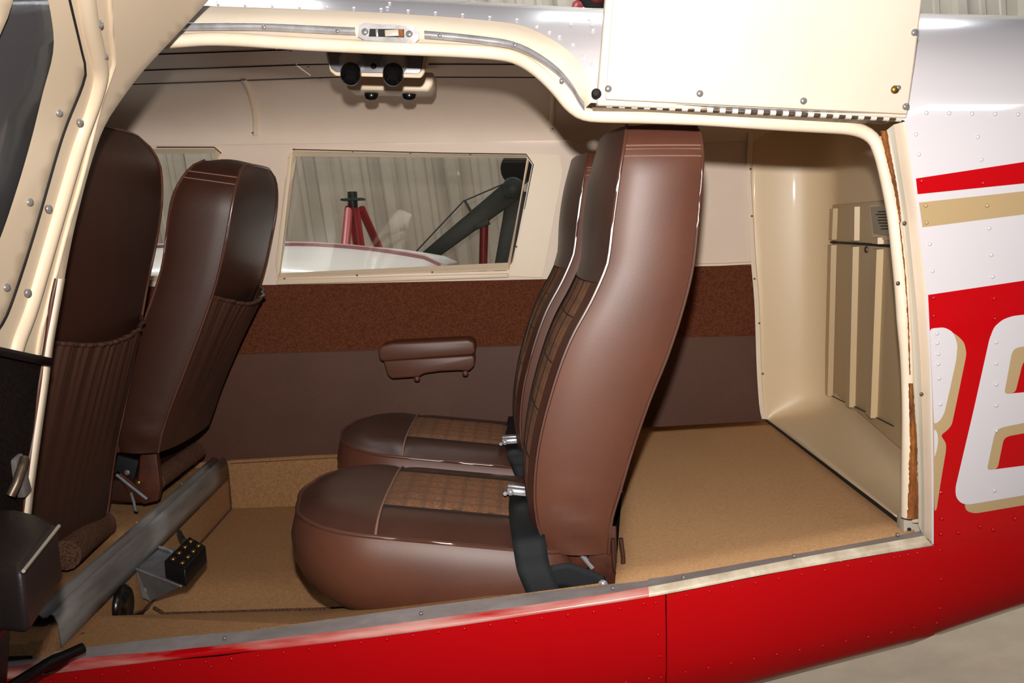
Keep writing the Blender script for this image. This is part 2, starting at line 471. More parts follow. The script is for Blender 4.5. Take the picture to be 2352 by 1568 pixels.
# --- tail side skin
edge = [p-Vector((.003, 0)) for p in cr(dom(R3), 40)]
tl = dom([(2200, 273.5), (2352, 276.5), (2700, 282.5), (3300, 293)])
bt = dom([(3300, 956), (2700, 1108), (2352, 1196), (2165, 1244)])
tail_poly = edge[::-1]+tl+[Vector((2.4, tl[-1].y)), Vector((2.4, bt[0].y))]+bt
patch('tail_side_skin', tail_poly, .05, lambda q: P3(q, .0006), 'white_paint', fus)
# --- lower skins
top = cr(dom(L2), 80)
xs1, xs2 = S(1530, 1400).x, S(2166, 1300).x
ta = [p for p in top if p.x < xs1-.004]; tb = [p for p in top if p.x > xs1+.002]
ya = ta[-1].y
lower = []
polyA = [Vector((-2.3, ta[0].y))]+ta+[Vector((xs1-.001, ta[-1].y)), Vector((xs1-.001, BEL)), Vector((-2.3, BEL))]
patch('lower_skin_panel', polyA, .028, lambda q: P3(q, .0), 'red_paint', fus)
polyB = [Vector((xs1+.0005, tb[0].y))]+tb+[Vector((xs2, xt(S(2166, 1246)).y)), Vector((xs2, BEL)), Vector((xs1+.0005, BEL))]
patch('lower_skin_panel', polyB, .028, lambda q: P3(q, .0022), 'red_paint', fus)
polyC = [Vector((xs2+.0005, bt[-1].y-.002))]+[p-Vector((0, .002)) for p in bt[::-1]]+[Vector((2.4, bt[0].y-.002)), Vector((2.4, BEL)), Vector((xs2+.0005, BEL))]
patch('lower_skin_panel', polyC, .028, lambda q: P3(q, -.001), 'red_paint', fus)
# --- paint on the tail: stripes and lettering, thin coats over the white skin
def rounded(poly, rad):
    out = []; n = len(poly)
    for i in range(n):
        a, b, c = Vector(poly[i-1]), Vector(poly[i]), Vector(poly[(i+1) % n])
        l1, l2 = (a-b).length, (c-b).length
        p = b+(a-b)*min(rad, l1*.45)/l1; q = b+(c-b)*min(rad, l2*.45)/l2
        for k in range(4):
            t = k/3; out.append(p*(1-t)**2+b*2*t*(1-t)+q*t*t)
    return out
def decal(name, poly, material, off, label=None, step=30):
    if name.startswith('letter'): poly = rounded(poly, 9)
    def mp(v):
        return P3(xt(S(v.x, v.y)), off)
    o = patch(name, poly, step, mp, material, fus, smooth=(name != 'letter_shadow'))
    fix_normals(o, CAM)
    if label: o['label'] = label
    return o
decal('paint_stripe', [(2103, 410), (2352, 372), (2700, 318), (3300, 226), (3300, 272), (2700, 366), (2352, 421), (2107, 446)], 'red_paint', .0010, 'narrow red stripe')
decal('paint_stripe', [(2110, 465), (2352, 439), (2700, 402), (3300, 338), (3300, 384), (2700, 452), (2352, 492), (2118, 522)], 'tan_paint', .0010, 'tan stripe')
decal('paint_field', [(2131, 677), (2352, 644), (2700, 592), (3300, 502), (3300, 961), (2700, 1112), (2352, 1200), (2166, 1250), (2144, 1256), (2144, 1100), (2140, 870)], 'red_paint', .0010, 'red paint field')
decal('letter_shadow', [(2134, 756), (2170, 753), (2198, 770), (2214, 786), (2219, 812), (2200, 905), (2185, 976), (2172, 990), (2159, 999), (2172, 1016), (2172, 1033), (2160, 1105), (2150, 1171), (2145, 1172), (2143, 1050), (2140, 900)], 'tan_paint', .0015)
decal('letter', [(2134, 754), (2168, 751), (2188, 762), (2198, 790), (2195, 826), (2180, 895), (2168, 947), (2159, 964), (2144, 975), (2139, 860)], 'white_paint', .0020)
decal('letter', [(2144, 983), (2151, 991), (2154, 1008), (2151, 1030), (2145, 1052)], 'white_paint', .0020)
decal('letter_shadow', [(2214, 1150), (2216, 1168), (2224, 1175), (2240, 1178), (2352, 1159), (2560, 1122), (2560, 1060), (2352, 1120), (2230, 1145)], 'tan_paint', .0015)
E_out = [(2193, 1119), (2194, 1140), (2205, 1154), (2222, 1158), (2352, 1136), (2540, 1100), (2560, 1025), (2352, 1068), (2265, 1079), (2282, 999), (2288, 988), (2298, 981), (2352, 970), (2560, 930), (2575, 850), (2352, 900), (2305, 904), (2322, 812), (2327, 802), (2337, 797), (2352, 795), (2590, 752), (2605, 672), (2352, 722), (2325, 725), (2302, 733), (2282, 750), (2271, 778), (2235, 940)]
decal('letter', E_out, 'white_paint', .0020)
decal('letter_shadow', [(2305, 904), (2322, 812), (2327, 802), (2337, 797), (2352, 795), (2590, 752), (2588, 778), (2356, 823), (2347, 836), (2331, 901)], 'tan_paint', .0016)
decal('letter_shadow', [(2265, 1079), (2282, 999), (2288, 988), (2298, 981), (2352, 970), (2560, 930), (2558, 955), (2352, 994), (2314, 1001), (2304, 1008), (2290, 1076)], 'tan_paint', .0016)
# --- rivets
def rivets(name, pts, material, r=.0026, parent=fus, off=0.0):
    geos = []
    for (a, b) in pts:
        n = Snorm(a, b); geos.append(lathe_geo([(r, 0), (r*.85, r*.45), (r*.4, r*.75)], P3(xt(S(a, b)), off), n, 10))
    v, f = join(*geos); o = mobj(name, v, f, material, parent); o['kind'] = 'stuff'; return o
def along(pts, step, dx=0, dy=0):
    pts = [Vector(p) for p in pts]; L = sum((b-a).length for a, b in zip(pts, pts[1:]))
    return [(p.x+dx, p.y+dy) for p in even(pts, max(2, int(L/step)+1))]
rl = along([(-120, 1595), (306, 1538), (605, 1503), (900, 1465), (1200, 1424), (1423, 1396)], 59)
rl += [(1478, 1385), (1506, 1383), (1511, 1456), (1515, 1505), (1518, 1553), (486, 1529), (1490, 1556), (1437, 1565)]
rl += along([(1576, 1366), (1824, 1321), (2106, 1269)], 50)+[(2085, 1273), (2066, 1276)]
rl += along([(1574, 1541), (1800, 1497), (2036, 1452), (2150, 1428)], 49)+along([(2158, 1262), (2161, 1305), (2158, 1395)], 45)
rivets('rivets', rl, 'red_paint', .0025, off=.002)
rt = [(2103, 309), (2110, 355), (2245, 315), (2253, 367)]
rt += [(2135, 560), (2276, 585), (2141, 622), (2279, 635), (2271, 524)]+along([(2127, 260), (2330, 263), (2600, 268)], 52)
rivets('rivets', rt, 'white_paint', .0032, off=.001)
rivets('rivets', [(2116, 416), (2257, 420), (2143, 684), (2282, 685), (2144, 725), (2284, 731), (2160, 1130), (2162, 1190), (2160, 1225), (2280, 1215), (2200, 1222), (2250, 1208), (2330, 1190)], 'red_paint', .0032, off=.002)
rivets('rivets', [(2125, 472), (2266, 472), (2127, 511)], 'tan_paint', .0032, off=.002)
rivets('rivets', [(2150, 765), (2151, 787), (2153, 812), (2153, 835), (2155, 868), (2158, 927), (2286, 785), (2286, 834), (2286, 882), (2286, 930), (2286, 988), (2282, 1125)], 'white_paint', .0030, off=.003)
rr = along([(500, 6), (700, 14), (904, 23), (1075, 35), (1187, 46)], 59)+[(1233, 62), (1262, 75), (1285, 85), (1312, 54), (1340, 20), (1354, 40), (1360, 55), (1362, 70), (1316, 103), (1342, 130), (1360, 150), (895, 8), (890, 18)]
rivets('rivets', rr, 'white_paint', .0028, off=.0005)

# --- door-opening rails: strips that step in from the skin to the seal
def strip(name, ca, da, cb, db, material, parent=fus, n=90, bulge=0.0, m=4, smooth=True, label=None, solid=.0):
    a = [S(p.x, p.y, da) for p in cr(ca, n)]; b = [S(p.x, p.y, db) for p in cr(cb, n)]
    rows = []
    for k in range(m+1):
        t = k/m; g = math.sin(math.pi*t)*bulge
        rows.append([p.lerp(q, t)+Vector((0, -g, 0)) for p, q in zip(a, b)])
    o = grid(name, rows, material, parent, smooth=smooth, solid=solid); fix_normals(o, CAM)
    if label: o['label'] = label
    return o
strip('door_frame_flange', A_, 0.001, B_, .018, 'cream_paint', bulge=.004, label='worn cream flange above the opening')
strip('door_frame_rail', B_, .018, D_, .028, 'cream_paint', bulge=-.003)
strip('door_frame_rail', D_, .028, [(p[0]+(0 if p[0] < 1200 else -4), p[1]+10) for p in D_], .05, 'cream_paint')
def rib_strip(px0, px1, name='aluminium_strip'):
    mid = [((a[0]+b[0])/2, (a[1]+b[1])/2) for a, b in zip(B_, C_)]
    c = [p for p in cr(mid, 160) if px0 <= p.x <= px1]
    path = [S(p.x, p.y, .012) for p in c]
    rows = []
    for k in range(7):
        a = math.pi*k/6
        rows.append([p+Vector((0, -math.sin(a)*.006, math.cos(a)*.0062)) for p in path])
    return grid(name, rows, 'bare_aluminium', fus, smooth=True)
rib_strip(150, 818); rib_strip(972, 1347)
for (a, b) in ((606, 62), (775, 71), (1010, 81), (1183, 103), (1290, 185)):
    screw(S(a, b, .004), (0, -1, 0), .0035, fus)
# latch plate in the upper rail
lp = [(824, 58), (838, 52), (875, 56), (905, 56), (955, 62), (962, 70), (962, 90), (952, 100), (900, 97), (836, 92), (822, 84)]
def Q(p, d): return S(p[0], p[1], d)
hole = [(849, 66), (928, 67), (928, 86), (847, 84)]
yl = S(890, 75).y
def mapl(v): return P(v.x, v.y, yl+.002)
def shell(name, v, f, vec, material, parent):
    if (v[f[0][1]]-v[f[0][0]]).cross(v[f[0][2]]-v[f[0][0]]).dot(Vector(vec)) > 0: f = [q[::-1] for q in f]
    n = len(v); cnt = {(a, b) for q in f for a, b in zip(q, q[1:]+q[:1])}
    rim = [(b, a, a+n, b+n) for (a, b) in cnt if (b, a) not in cnt]
    return mobj(name, list(v)+[p+Vector(vec) for p in v], f+[tuple(i+n for i in q[::-1]) for q in f]+rim, material, parent, smooth=False)
lt = shell('latch_plate', *patch_geo(lp, 12, mapl, [hole]), (0, .003, 0), 'bare_aluminium', fus)
box('latch_pocket', P(888, 76, yl+.0075), (.062, .002, .017), 'gap_dark', lt)
box('latch_pin', P(866, 75, yl+.003), (.004, .005, .013), 'chrome', lt, bevel=.001)
box('latch_tongue', P(900, 76, yl+.005), (.022, .004, .010), 'channel_grey', lt, bevel=.001)
box('latch_spring', P(921, 76, yl+.005), (.008, .004, .012), 'orange_foam', lt, bevel=.001)
screw(P(838, 73, yl), (0, -1, 0), .0055, lt); screw(P(940, 78, yl), (0, -1, 0), .0055, lt)
# rubber seal round the whole opening
sp_ = [S(p.x, p.y, .040) for p in cr(SEAL, 220)]
def seal_r(t): return .0105 if t < .55 else .0105+.001*math.sin(t*40)
tube('door_seal', sp_, seal_r, 'seal_rubber', fus, seg=14)
# aft jamb: torn foam, grey channel, cream flange
strip('jamb_channel', R1, .035, R2, .030, 'channel_grey', bulge=-.006)
strip('jamb_flange', R2, .030, [(p[0]+3, p[1]) for p in R3], .003, 'cream_paint', bulge=.006, label='cream edge flange beside the tail skin')
strip('jamb_lip', [(p[0]-14, p[1]) for p in R1], .05, R1, .035, 'cream_paint')
def foam(pts, w, name='torn_foam'):
    c = cr(pts, 50); rows = []
    for k in range(7):
        rows.append([S(p.x+(k-3)*w(i/49)/3+random.uniform(-1, 1), p.y, .030-.007*math.sin(math.pi*k/6)+random.uniform(-.0015, .0015)) for i, p in enumerate(c)])
    o = grid(name, rows, 'orange_foam', fus); o['label'] = 'cracked orange seal foam'; return o
foam([(2030, 300), (2038, 345), (2050, 400), (2060, 450), (2068, 510)], lambda t: 8-6*t)
foam([(2066, 510), (2078, 620), (2086, 740), (2090, 860)], lambda t: 1.6)
foam([(2092, 880), (2095, 950), (2098, 1010), (2097, 1090), (2097, 1150), (2096, 1190)], lambda t: 5+8*t)
for (a, b) in ((2078, 512), (2063, 650), (2117, 905)):
    screw(S(a, b, .022), (0, -1, 0), .003, fus, 'hinge_dark')
box('jamb_foot', S(2098, 1206, .075), (.045, .03, .045), 'channel_grey', fus, bevel=.003)
# --- sill
def cut(c, lo, hi, n=90): return [(p.x, p.y) for p in cr(c, 1200) if lo <= p.x <= hi]
strip('sill_plate', cut(L0, -300, 1490), .075, cut(L1, -300, 1490), .012, 'sill_plate', label='scuffed grey metal sill plate')
strip('sill_plate', cut(L0, 1488, 2130), .070, cut(L1, 1488, 2130), .012, 'sill_plate')
strip('sill_lip', cut(L1, -300, 1490), .012, cut(L2, -300, 1492), -.001, 'red_lip', bulge=.007, label='worn red sill lip')
strip('sill_lip', cut(L1, 1488, 2130), .012, cut(L2, 1488, 2145), .000, 'worn_sill_paint', bulge=.004, label='worn cream sill lip')
for (a, b) in ((516, 1465), (967, 1408), (1408, 1350), (1570, 1325), (1824, 1276), (2062, 1228)):
    screw(S(a, b, .03)+Vector((0, 0, .001)), (0, -.3, 1), .0035, fus)

# =================================================================== CABIN SHELL
YF = 1.15
def F_(px, py): return P(px, py, YF)
# ---- far side wall
wf = empty('wall_far', (0, YF, -.6), kind='structure', label='far cabin side wall, cream above and brown below')
def flat(v): return P(v.x, v.y, YF)
winA = [(675, 346), (1206, 356), (1222, 378), (1178, 600), (1163, 622), (641, 640), (633, 603), (661, 361)]
winB = [(-260, 346), (492, 341), (506, 354), (478, 600), (462, 640), (-260, 652)]
patch('upper_panel', [(-420, 300), (640, 306), (1300, 318), (1300, 380), (1300, 656), (640, 668), (-420, 682)], 60, flat, 'cream_vinyl', wf, holes=[winA, winB], smooth=False, solid=.012, off=1)
# small raised cover plate aft of the window with its screw
v, f = patch_geo([(1209, 353), (1284, 356), (1292, 396), (1246, 637), (1168, 634), (1182, 598), (1226, 378)], 40, lambda v: P(v.x, v.y, YF-.006))
cv = mobj('cover_plate', v, f, 'cream_plastic', wf, smooth=False, solid=.006, off=1)
fix_normals(cv, CAM); screw(P(1277, 385, YF-.007), (0, -1, 0), .006, wf)
patch('carpet_band', [(-420, 668), (640, 654), (1300, 640), (1300, 790), (700, 808), (-420, 838)], 60, lambda v: P(v.x, v.y, YF-.004), 'carpet_brown', wf, smooth=False, solid=.012, off=1)
patch('vinyl_panel', [(-420, 838), (700, 808), (1300, 790), (1420, 790), (1420, 1042), (745, 1046), (530, 1060), (-420, 1120)], 60, flat, 'vinyl_brown', wf, smooth=False, solid=.012, off=1)
tube('seam_piping', [P(-300, 834.5, YF-.002), P(515, 813, YF-.002), P(700, 808, YF-.002), P(1000, 799, YF-.002), P(1300, 790, YF-.002)], .0016, 'vinyl_brown', wf, seg=6)
# baggage part of the far wall
patch('baggage_upper_panel', [(1290, 250), (1745, 270), (1738, 400), (1740, 492), (1745, 606), (1420, 612), (1290, 640)], 60, lambda v: P(v.x, v.y, YF+.001), 'cream_vinyl', wf, smooth=False, solid=.012, off=1)
patch('baggage_carpet_band', [(1420, 613), (1745, 609), (1752, 771), (1420, 778), (1296, 788), (1296, 645)], 60, flat, 'carpet_brown', wf, smooth=False, solid=.012, off=1)
patch('baggage_vinyl_panel', [(1296, 788), (1420, 778), (1752, 771), (1756, 843), (1760, 932), (1766, 975), (1440, 990), (1296, 1010)], 60, flat, 'vinyl_brown', wf, smooth=False, solid=.012, off=1)
tr = tube('trim_strip', [P(1588, 609, YF-.004), P(1650, 608, YF-.004), P(1731, 604, YF-.004)], .0045, 'cream_paint', wf, seg=6)
jam = [(1724, 280), (1721, 340), (1718, 402), (1723, 492), (1729, 600), (1737, 700), (1742, 843), (1748, 932), (1754, 962)]
rows = [[P(p.x+dx, p.y, YF-dy) for p in cr(jam, 40)] for dx, dy in ((-4, .0), (-4, .012), (6, .012), (9, .0))]
grid('wall_frame', rows, 'cream_paint', wf, angle=40)
for (a, b) in ((1724, 388), (1727, 496), (1733, 640), (1744, 742), (1752, 858)):
    screw(P(a, b, YF-.013), (0, -1, 0), .003, wf, 'hinge_dark')
# footwell side carpet on the far wall
patch('side_carpet', [(-100, 1098), (530, 1058), (1300, 1034), (1300, 1200), (527, 1196), (-100, 1330)], 80, lambda v: P(v.x, v.y, YF-.012), 'carpet_tan', wf, smooth=False, solid=.01, off=1)
tube('carpet_edge', [P(530, 1060, YF-.018), P(745, 1048, YF-.018), P(1000, 1040, YF-.018)], .006, 'carpet_tan', wf, seg=6)
# ---- windows
def window(n, outer, inner, sill):
    w = empty('window_%d' % n, P(inner[0][0], inner[0][1], YF), kind='structure')
    N = 48
    # frame: four mitred bars sloping in to the pane
    for i in range(4):
        a, b = outer[i], outer[(i+1) % 4]; c, d = inner[i], inner[(i+1) % 4]
        rows = [[P(a[0]+(b[0]-a[0])*t, a[1]+(b[1]-a[1])*t, YF-.004) for t in (0, .5, 1)],
                [P(a[0]*.75+c[0]*.25+((b[0]*.75+d[0]*.25)-(a[0]*.75+c[0]*.25))*t, a[1]*.75+c[1]*.25+((b[1]*.75+d[1]*.25)-(a[1]*.75+c[1]*.25))*t, YF-.007) for t in (0, .5, 1)],
                [P(c[0]+(d[0]-c[0])*t, c[1]+(d[1]-c[1])*t, YF+.012) for t in (0, .5, 1)]]
        o = grid('window_frame', rows, 'cream_plastic', w, smooth=False, solid=.004, off=-1); fix_normals(o, CAM)
    pane = [P(p[0], p[1], YF+(.012 if k > 1 else .045)) for k, p in enumerate(inner)]
    prism('pane', pane, (0, .004, 0), 'window_glass', w)
    return w
w1 = window(1, [(674, 343), (1215, 355), (1170, 620), (637, 640)], [(681, 359), (1213, 363), (1166, 603), (645, 627)], None)
w1['label'] = 'large tinted side window in the middle of the far wall'
for (a, b) in ((676, 343), (810, 347), (943, 351), (1080, 354), (1224, 392), (1186, 566), (653, 640), (820, 632), (993, 625)):
    screw(P(a, b, YF-.008), (0, -1, 0), .0028, w1, 'hinge_dark')
tube('window_gap', [P(672, 343, YF-.006), P(800, 346, YF-.006), P(1000, 351, YF-.006), P(1208, 354, YF-.006), P(1225, 377, YF-.006), P(1205, 480, YF-.006)], .0014, 'gap_dark', w1, seg=5)
v, f = prism_geo([P(635, 642, YF-.014), P(1168, 628, YF-.014), P(1168, 637, YF-.014), P(635, 654, YF-.014)], (0, .014, 0), .002)
mobj('window_sill', v, f, 'cream_plastic', w1, angle=40)
v, f = prism_geo([P(664, 352, YF-.012), P(672, 352, YF-.012), P(642, 625, YF-.012), P(637, 640, YF-.012), P(632, 606, YF-.012)], (0, .012, 0), .002)
mobj('window_trim', v, f, 'cream_plastic', w1, angle=40)
w2 = window(2, [(-260, 341), (497, 338), (462, 645), (-260, 655)], [(-250, 356), (507, 352), (470, 632), (-250, 640)], None)
w2['label'] = 'forward side window half hidden behind the front seats'
tube('window_gap', [P(360, 338, YF-.006), P(492, 338, YF-.006), P(508, 352, YF-.006)], .0016, 'gap_dark', w2, seg=5)

# ---- headliner and ceiling
ce = empty('ceiling', (0, .6, .36), kind='structure', label='cream headliner with stepped overhead panels')
def ceil_z(x): return interp([(-2.2, .385), (-.4, .372), (.1, .350), (.5, .325), (1.2, .29)], x)
xs = [-2.2+i*.1 for i in range(36)]
rows = []
for k in range(13):
    t = k/12; row = []
    for x in xs:
        p0 = P(1186, 342, YF); z0 = .232-.02*(x > .2)*min(1, (x-.2)/.3)+(-.028*x if x < .2 else -.0056); z1 = ceil_z(x)
        a = t*math.pi/2
        y = YF-.006-.33*(1-math.cos(a))**1.0; z = z0+(z1-z0)*math.sin(a)**.9
        wv = .003*math.sin(x*17)*max(0, 1-t*4)
        row.append(Vector((x, y-wv, z)))
    rows.append(row)
o = grid('headliner', rows, 'cream_vinyl', ce); fix_normals(o, (0, 0, -.2))
def liner_pt(x, t, off=.0):
    z0 = .232-.02*(x > .2)*min(1, (x-.2)/.3)+(-.028*x if x < .2 else -.0056); z1 = ceil_z(x); a = t*math.pi/2
    return Vector((x, YF-.006-.33*(1-math.cos(a))-off*math.cos(a), z0+(z1-z0)*math.sin(a)**.9-off*math.sin(a)))
for xr in (-.705, .108):
    rows = [[liner_pt(xr+dx+(.075*t**1.3 if xr < 0 else 0), t, of) for t in [.1+.9*i/16 for i in range(17)]] for dx, of in ((-.008, .0), (-.006, .006), (.006, .006), (.008, 0))]
    o = grid('headliner_batten', rows, 'cream_plastic', ce)
    screw(liner_pt(xr, .14, .007), (0, -1, 0), .0028, ce, 'hinge_dark')
for k, (y0, y1, dz) in enumerate(((.66, .83, .0), (.49, .655, .007), (.32, .485, .014), (.30, .315, .020))):
    for xa, xb in ((-2.2, -.47), (-.466, 1.1)):
        n = 8; rows = []
        for y, e in ((y0, .004), (y0+.006, 0), (y1-.006, 0), (y1, .004)):
            rows.append([Vector((xa+(xb-xa)*i/n, y, ceil_z(xa+(xb-xa)*i/n)+dz*.0+e-.002)) for i in range(n+1)])
        o = grid('ceiling_panel', rows, 'cream_vinyl', ce, smooth=False, solid=.004, off=-1)
        fix_normals(o, (0, .5, -1))
    tube('ceiling_seam', [Vector((-2.2, y1+.002, ceil_z(-2.2)-.003)), Vector((-.4, y1+.002, ceil_z(-.4)-.003)), Vector((.1, y1+.002, ceil_z(.1)-.003)), Vector((.5, y1+.002, ceil_z(.5)-.003)), Vector((1.1, y1+.002, ceil_z(1.1)-.003))], .0013, 'gap_dark', ce, seg=5)
for (px, py) in ((668, 118), (708, 154), (737, 183)):
    p = PZ(px, py, ceil_z(-.45)-.003); screw(p, (0, 0, -1), .0032, ce, 'chrome')

# ---- cabin floor, footwell, spar
fl_ = empty('floor_cabin', (-.4, .6, -.77), kind='structure', label='tan carpeted cabin floor and footwell')
ZF = -.768
_xa, _xb = P(524, 1105, 1.13).x, P(128, 1482, .06).x
def XWy(y): return _xa+(_xb-_xa)*(1.13-y)/1.07
# floor under the front seats (forward of the spar)
prism('front_floor_carpet', [Vector((-2.1, .03, -.645)), Vector((XWy(.02)-.02, .02, -.645)), Vector((XWy(1.14)-.02, 1.14, -.645)), Vector((-2.1, 1.14, -.645))], (0, 0, -.02), 'carpet_tan', fl_)
# footwell: floor with a low hump down the middle
prof = [(1.14, ZF), (.86, ZF), (.80, ZF+.003), (.60, ZF+.010), (.565, ZF+.008), (.44, ZF-.012), (.425, ZF-.012)]
rows = [[Vector((x, y, z)) for x in (XWy(y), -.5, -.2, .1, .22)] for y, z in prof]
o = grid('footwell_carpet', rows, 'carpet_tan', fl_, smooth=False, solid=.01, off=-1); fix_normals(o, (0, .5, 1))
rows = [[Vector((x, y, z)) for x in (-1.2, XWy(y), -.4, 0, .12)] for y, z in ((.42, ZF-.008), (.23, -.70), (.07, -.622))]
rows[1] = [v+Vector((0, 0, .012*v.x*-1)) for v in rows[1]]
rows[2] = [Vector((v.x, .068, S(1186+v.x*1400, 1395-(v.x*190)).z-.012)) for v in rows[2]]
o = grid('side_slope_carpet', rows, 'carpet_tan', fl_, smooth=False, solid=.008, off=-1); fix_normals(o, (0, .5, 1))
tube('carpet_binding', [Vector((XWy(.45)+.02, .45, ZF-.002)), Vector((XWy(.42)+.05, .425, ZF-.006)), Vector((-.4, .42, ZF-.006)), Vector((.2, .42, ZF-.006))], .004, 'tweed_dark', fl_, seg=6)
# forward wall of the footwell
prism('bulkhead_carpet', [Vector((XWy(y), y, z)) for y, z in ((.02, -.64), (1.14, -.64), (1.14, ZF), (.43, ZF), (.02, -.74))], (-.02, 0, 0), 'carpet_tan', fl_)
tube('carpet_binding', [Vector((XWy(y)+.004, y, z)) for y, z in ((1.125, -.65), (1.125, ZF+.004), (.8, ZF+.006), (.45, ZF-.004), (.15, -.69))], .0028, 'tweed_dark', fl_, seg=6)
# rear box under the back seats
prism('seat_box', [Vector((.05, .16, -.62)), Vector((.22, .16, -.62)), Vector((.22, 1.13, -.62)), Vector((.05, 1.13, -.62))], (0, 0, -.16), 'carpet_dark', fl_)
# spar cover
spx = [(-.800, -.648), (-.797, -.622), (-.788, -.606), (-.772, -.598), (-.757, -.600), (-.746, -.607), (-.738, -.606), (-.726, -.600), (-.714, -.604), (-.704, -.618), (-.700, -.640), (-.702, -.662)]
rows = [[Vector((XWy(y)+.004+(x+.70)*.60, y, z-.016)) for x, z in spx] for y in (.075, .25, .5, .75, 1.0, 1.135)]
sp = grid('spar_cover', rows, 'grey_metal', None, angle=60, solid=.003, off=-1); fix_normals(sp, (-.7, .5, 2))
tag(sp, 'long dull grey metal channel crossing the cabin floor ahead of the footwell', 'metal channel')
for y in (.55, .86): screw(Vector((XWy(y)-.040, y, -.613)), (0, 0, 1), .003, sp)
# ---- baggage floor
bf = empty('floor_baggage', (.45, .6, -.56), kind='structure', label='flat tan carpeted baggage compartment floor')
q = [S(1412, 1345, .06), S(1830, 1269, .06), S(2098, 1216, .06), P(1767, 966, 1.135), P(1610, 974, 1.135), P(1440, 984, 1.135)]
v, f = [], []
near = even([S(1412, 1348, .058), S(1830, 1270, .058), S(2100, 1217, .058)], 14); far = even([P(1440, 984, 1.138), P(1610, 974, 1.138), P(1768, 966, 1.138)], 14)
rows = [[a.lerp(b, k/14)+Vector((0, 0, .0012*math.sin(a.x*19+k*.8)*math.sin(math.pi*k/14)*(1 if a.x < .5 else 0))) for a, b in zip(near, far)] for k in range(15)]
o = grid('baggage_carpet', rows, 'carpet_bag', bf, solid=.012, off=-1); fix_normals(o, (.4, .5, 1))
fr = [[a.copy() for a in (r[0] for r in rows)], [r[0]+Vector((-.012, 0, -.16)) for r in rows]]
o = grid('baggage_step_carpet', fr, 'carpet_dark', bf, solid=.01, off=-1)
# ---- aft bulkhead tub
wa = empty('wall_aft', (.8, .6, -.5), kind='structure', label='moulded beige plastic aft bulkhead of the baggage bay')
edge_f = [r[-1] for r in rows]
XA = .842
def XAy(y): return XA-.13*(1.03-y)
pathh = [(.640, 1.148), (.70, 1.141), (.74, 1.134), (.775, 1.124), (.80, 1.112), (.820, 1.094), (.833, 1.072), (.839, 1.05), (XAy(1.0), 1.0), (XAy(.8), .8), (XAy(.6), .6), (XAy(.4), .4), (XAy(.25), .25), (XAy(.14)-.01, .14)]
pth = cr(pathh, 60)
def floor_edge(y, x):
    t = min(1, max(0, (edge_f[-1].y-y)/(edge_f[-1].y-edge_f[0].y)))
    return edge_f[-1].lerp(edge_f[0], t)
zt = [.36, .2, .1, 0, -.1, -.2, -.3, -.4, -.485]
rows = []
jz = sorted([(P(a, b, YF).z, P(a, b, YF).x) for a, b in jam])
def clampx(v): return Vector((max(v.x, interp(jz, v.z)+.002), v.y, v.z))
def ztop_in(x, y):
    a, bu, bl = sec(x); c = max(0, min(.999, (YC-y)/a))
    return bu*(1-c**NU)**(1/NU)-.03
for z in zt: rows.append([Vector((p.x, p.y, min(z, ztop_in(p.x, p.y)-.001*zt.index(z)) if z > .05 else z)) for p in pth])
for k in range(1, 13):
    t = k/12; r = []
    for p in pth:
        e = floor_edge(p.y, p.x); a = Vector((p.x, p.y, -.485)); m = Vector((p.x-.004, p.y, -.545)); e2 = Vector((e.x-.006, min(e.y, p.y), e.z+.002))
        r.append(a*(1-t)**2+m*2*t*(1-t)+e2*t*t)
    rows.append(r)
rows = [[clampx(v) if v.y > 1.0 else v for v in r_] for r_ in rows]
o = grid('bulkhead_tub', rows, 'tub_plastic', wa, solid=.006, off=-1); fix_normals(o, (.3, .5, -.1))
tube('floor_gap', [e+Vector((-.008, 0, .001)) for e in edge_f], .0035, 'gap_dark', wa, seg=6)
# cover panel with pressed ribs, slightly proud of the tub
def AW(px, py, dx=0.0):
    d = ray(px, py); d = d/d.y; y = .8
    for _ in range(12):
        p = PX(px, py, XAy(y)-dx); y = p.y
    return p
def rib(p0, p1, w0, w1, h, material='tub_plastic_shaded', name='rib'):
    """vertical pressed rib from p0 (top) to p1 (bottom) on the aft wall; w in metres across, h proud"""
    a0, a1 = AW(*p0), AW(*p1)
    V = []
    for a, wd in ((a0, w0), (a1, w1)):
        y = a.y; z = a.z
        xx = XAy(y)-.006; V += [Vector((xx, y, z)), Vector((xx-h, y+.004, z)), Vector((XAy(y+wd)-.006-h, y+wd, z)), Vector((XAy(y+wd)-.006, y+wd+.004, z))]
    F = [(0, 1, 5, 4), (1, 2, 6, 5), (2, 3, 7, 6), (0, 3, 2, 1), (4, 5, 6, 7)]
    return mobj(name, V, F, material, wa, smooth=False)
lowc = [(1896, 470), (2105, 462), (2120, 1010), (2060, 1010), (1900, 930)]
_ya = AW(1893, 472).y; _za = AW(1893, 472).z
v, f = prism_geo([Vector((XAy(y)-.001, y, z)) for y, z in ((_ya, _za), (.2, _za), (.2, -.475), (_ya, -.475))], (-.005, 0, 0), .002)
mobj('lower_cover', v, f, 'tub_plastic_shaded', wa, angle=40)
for (a, b, c, d, w) in ((1927, 562, 1918, 910, .05), (1979, 566, 1970, 935, .05), (2036, 572, 2021, 960, .05)):
    rib((a, b), (c, d), w, w, .013)
for (a, b, c, d) in ((1930, 478, 1927, 550), (1981, 474, 1980, 552), (2036, 545, 2036, 560)):
    rib((a, b), (c, d), .05, .05, .011)
def seamline(pts, r=.0016):
    return tube('cover_seam', [AW(a, b, .008) for a, b in pts], r, 'gap_dark', wa, seg=5)
seamline([(1908, 556), (1980, 560), (2062, 566)], .003)
seamline([(1893, 898), (1905, 906), (1970, 937), (2020, 962), (2052, 978)], .0012)
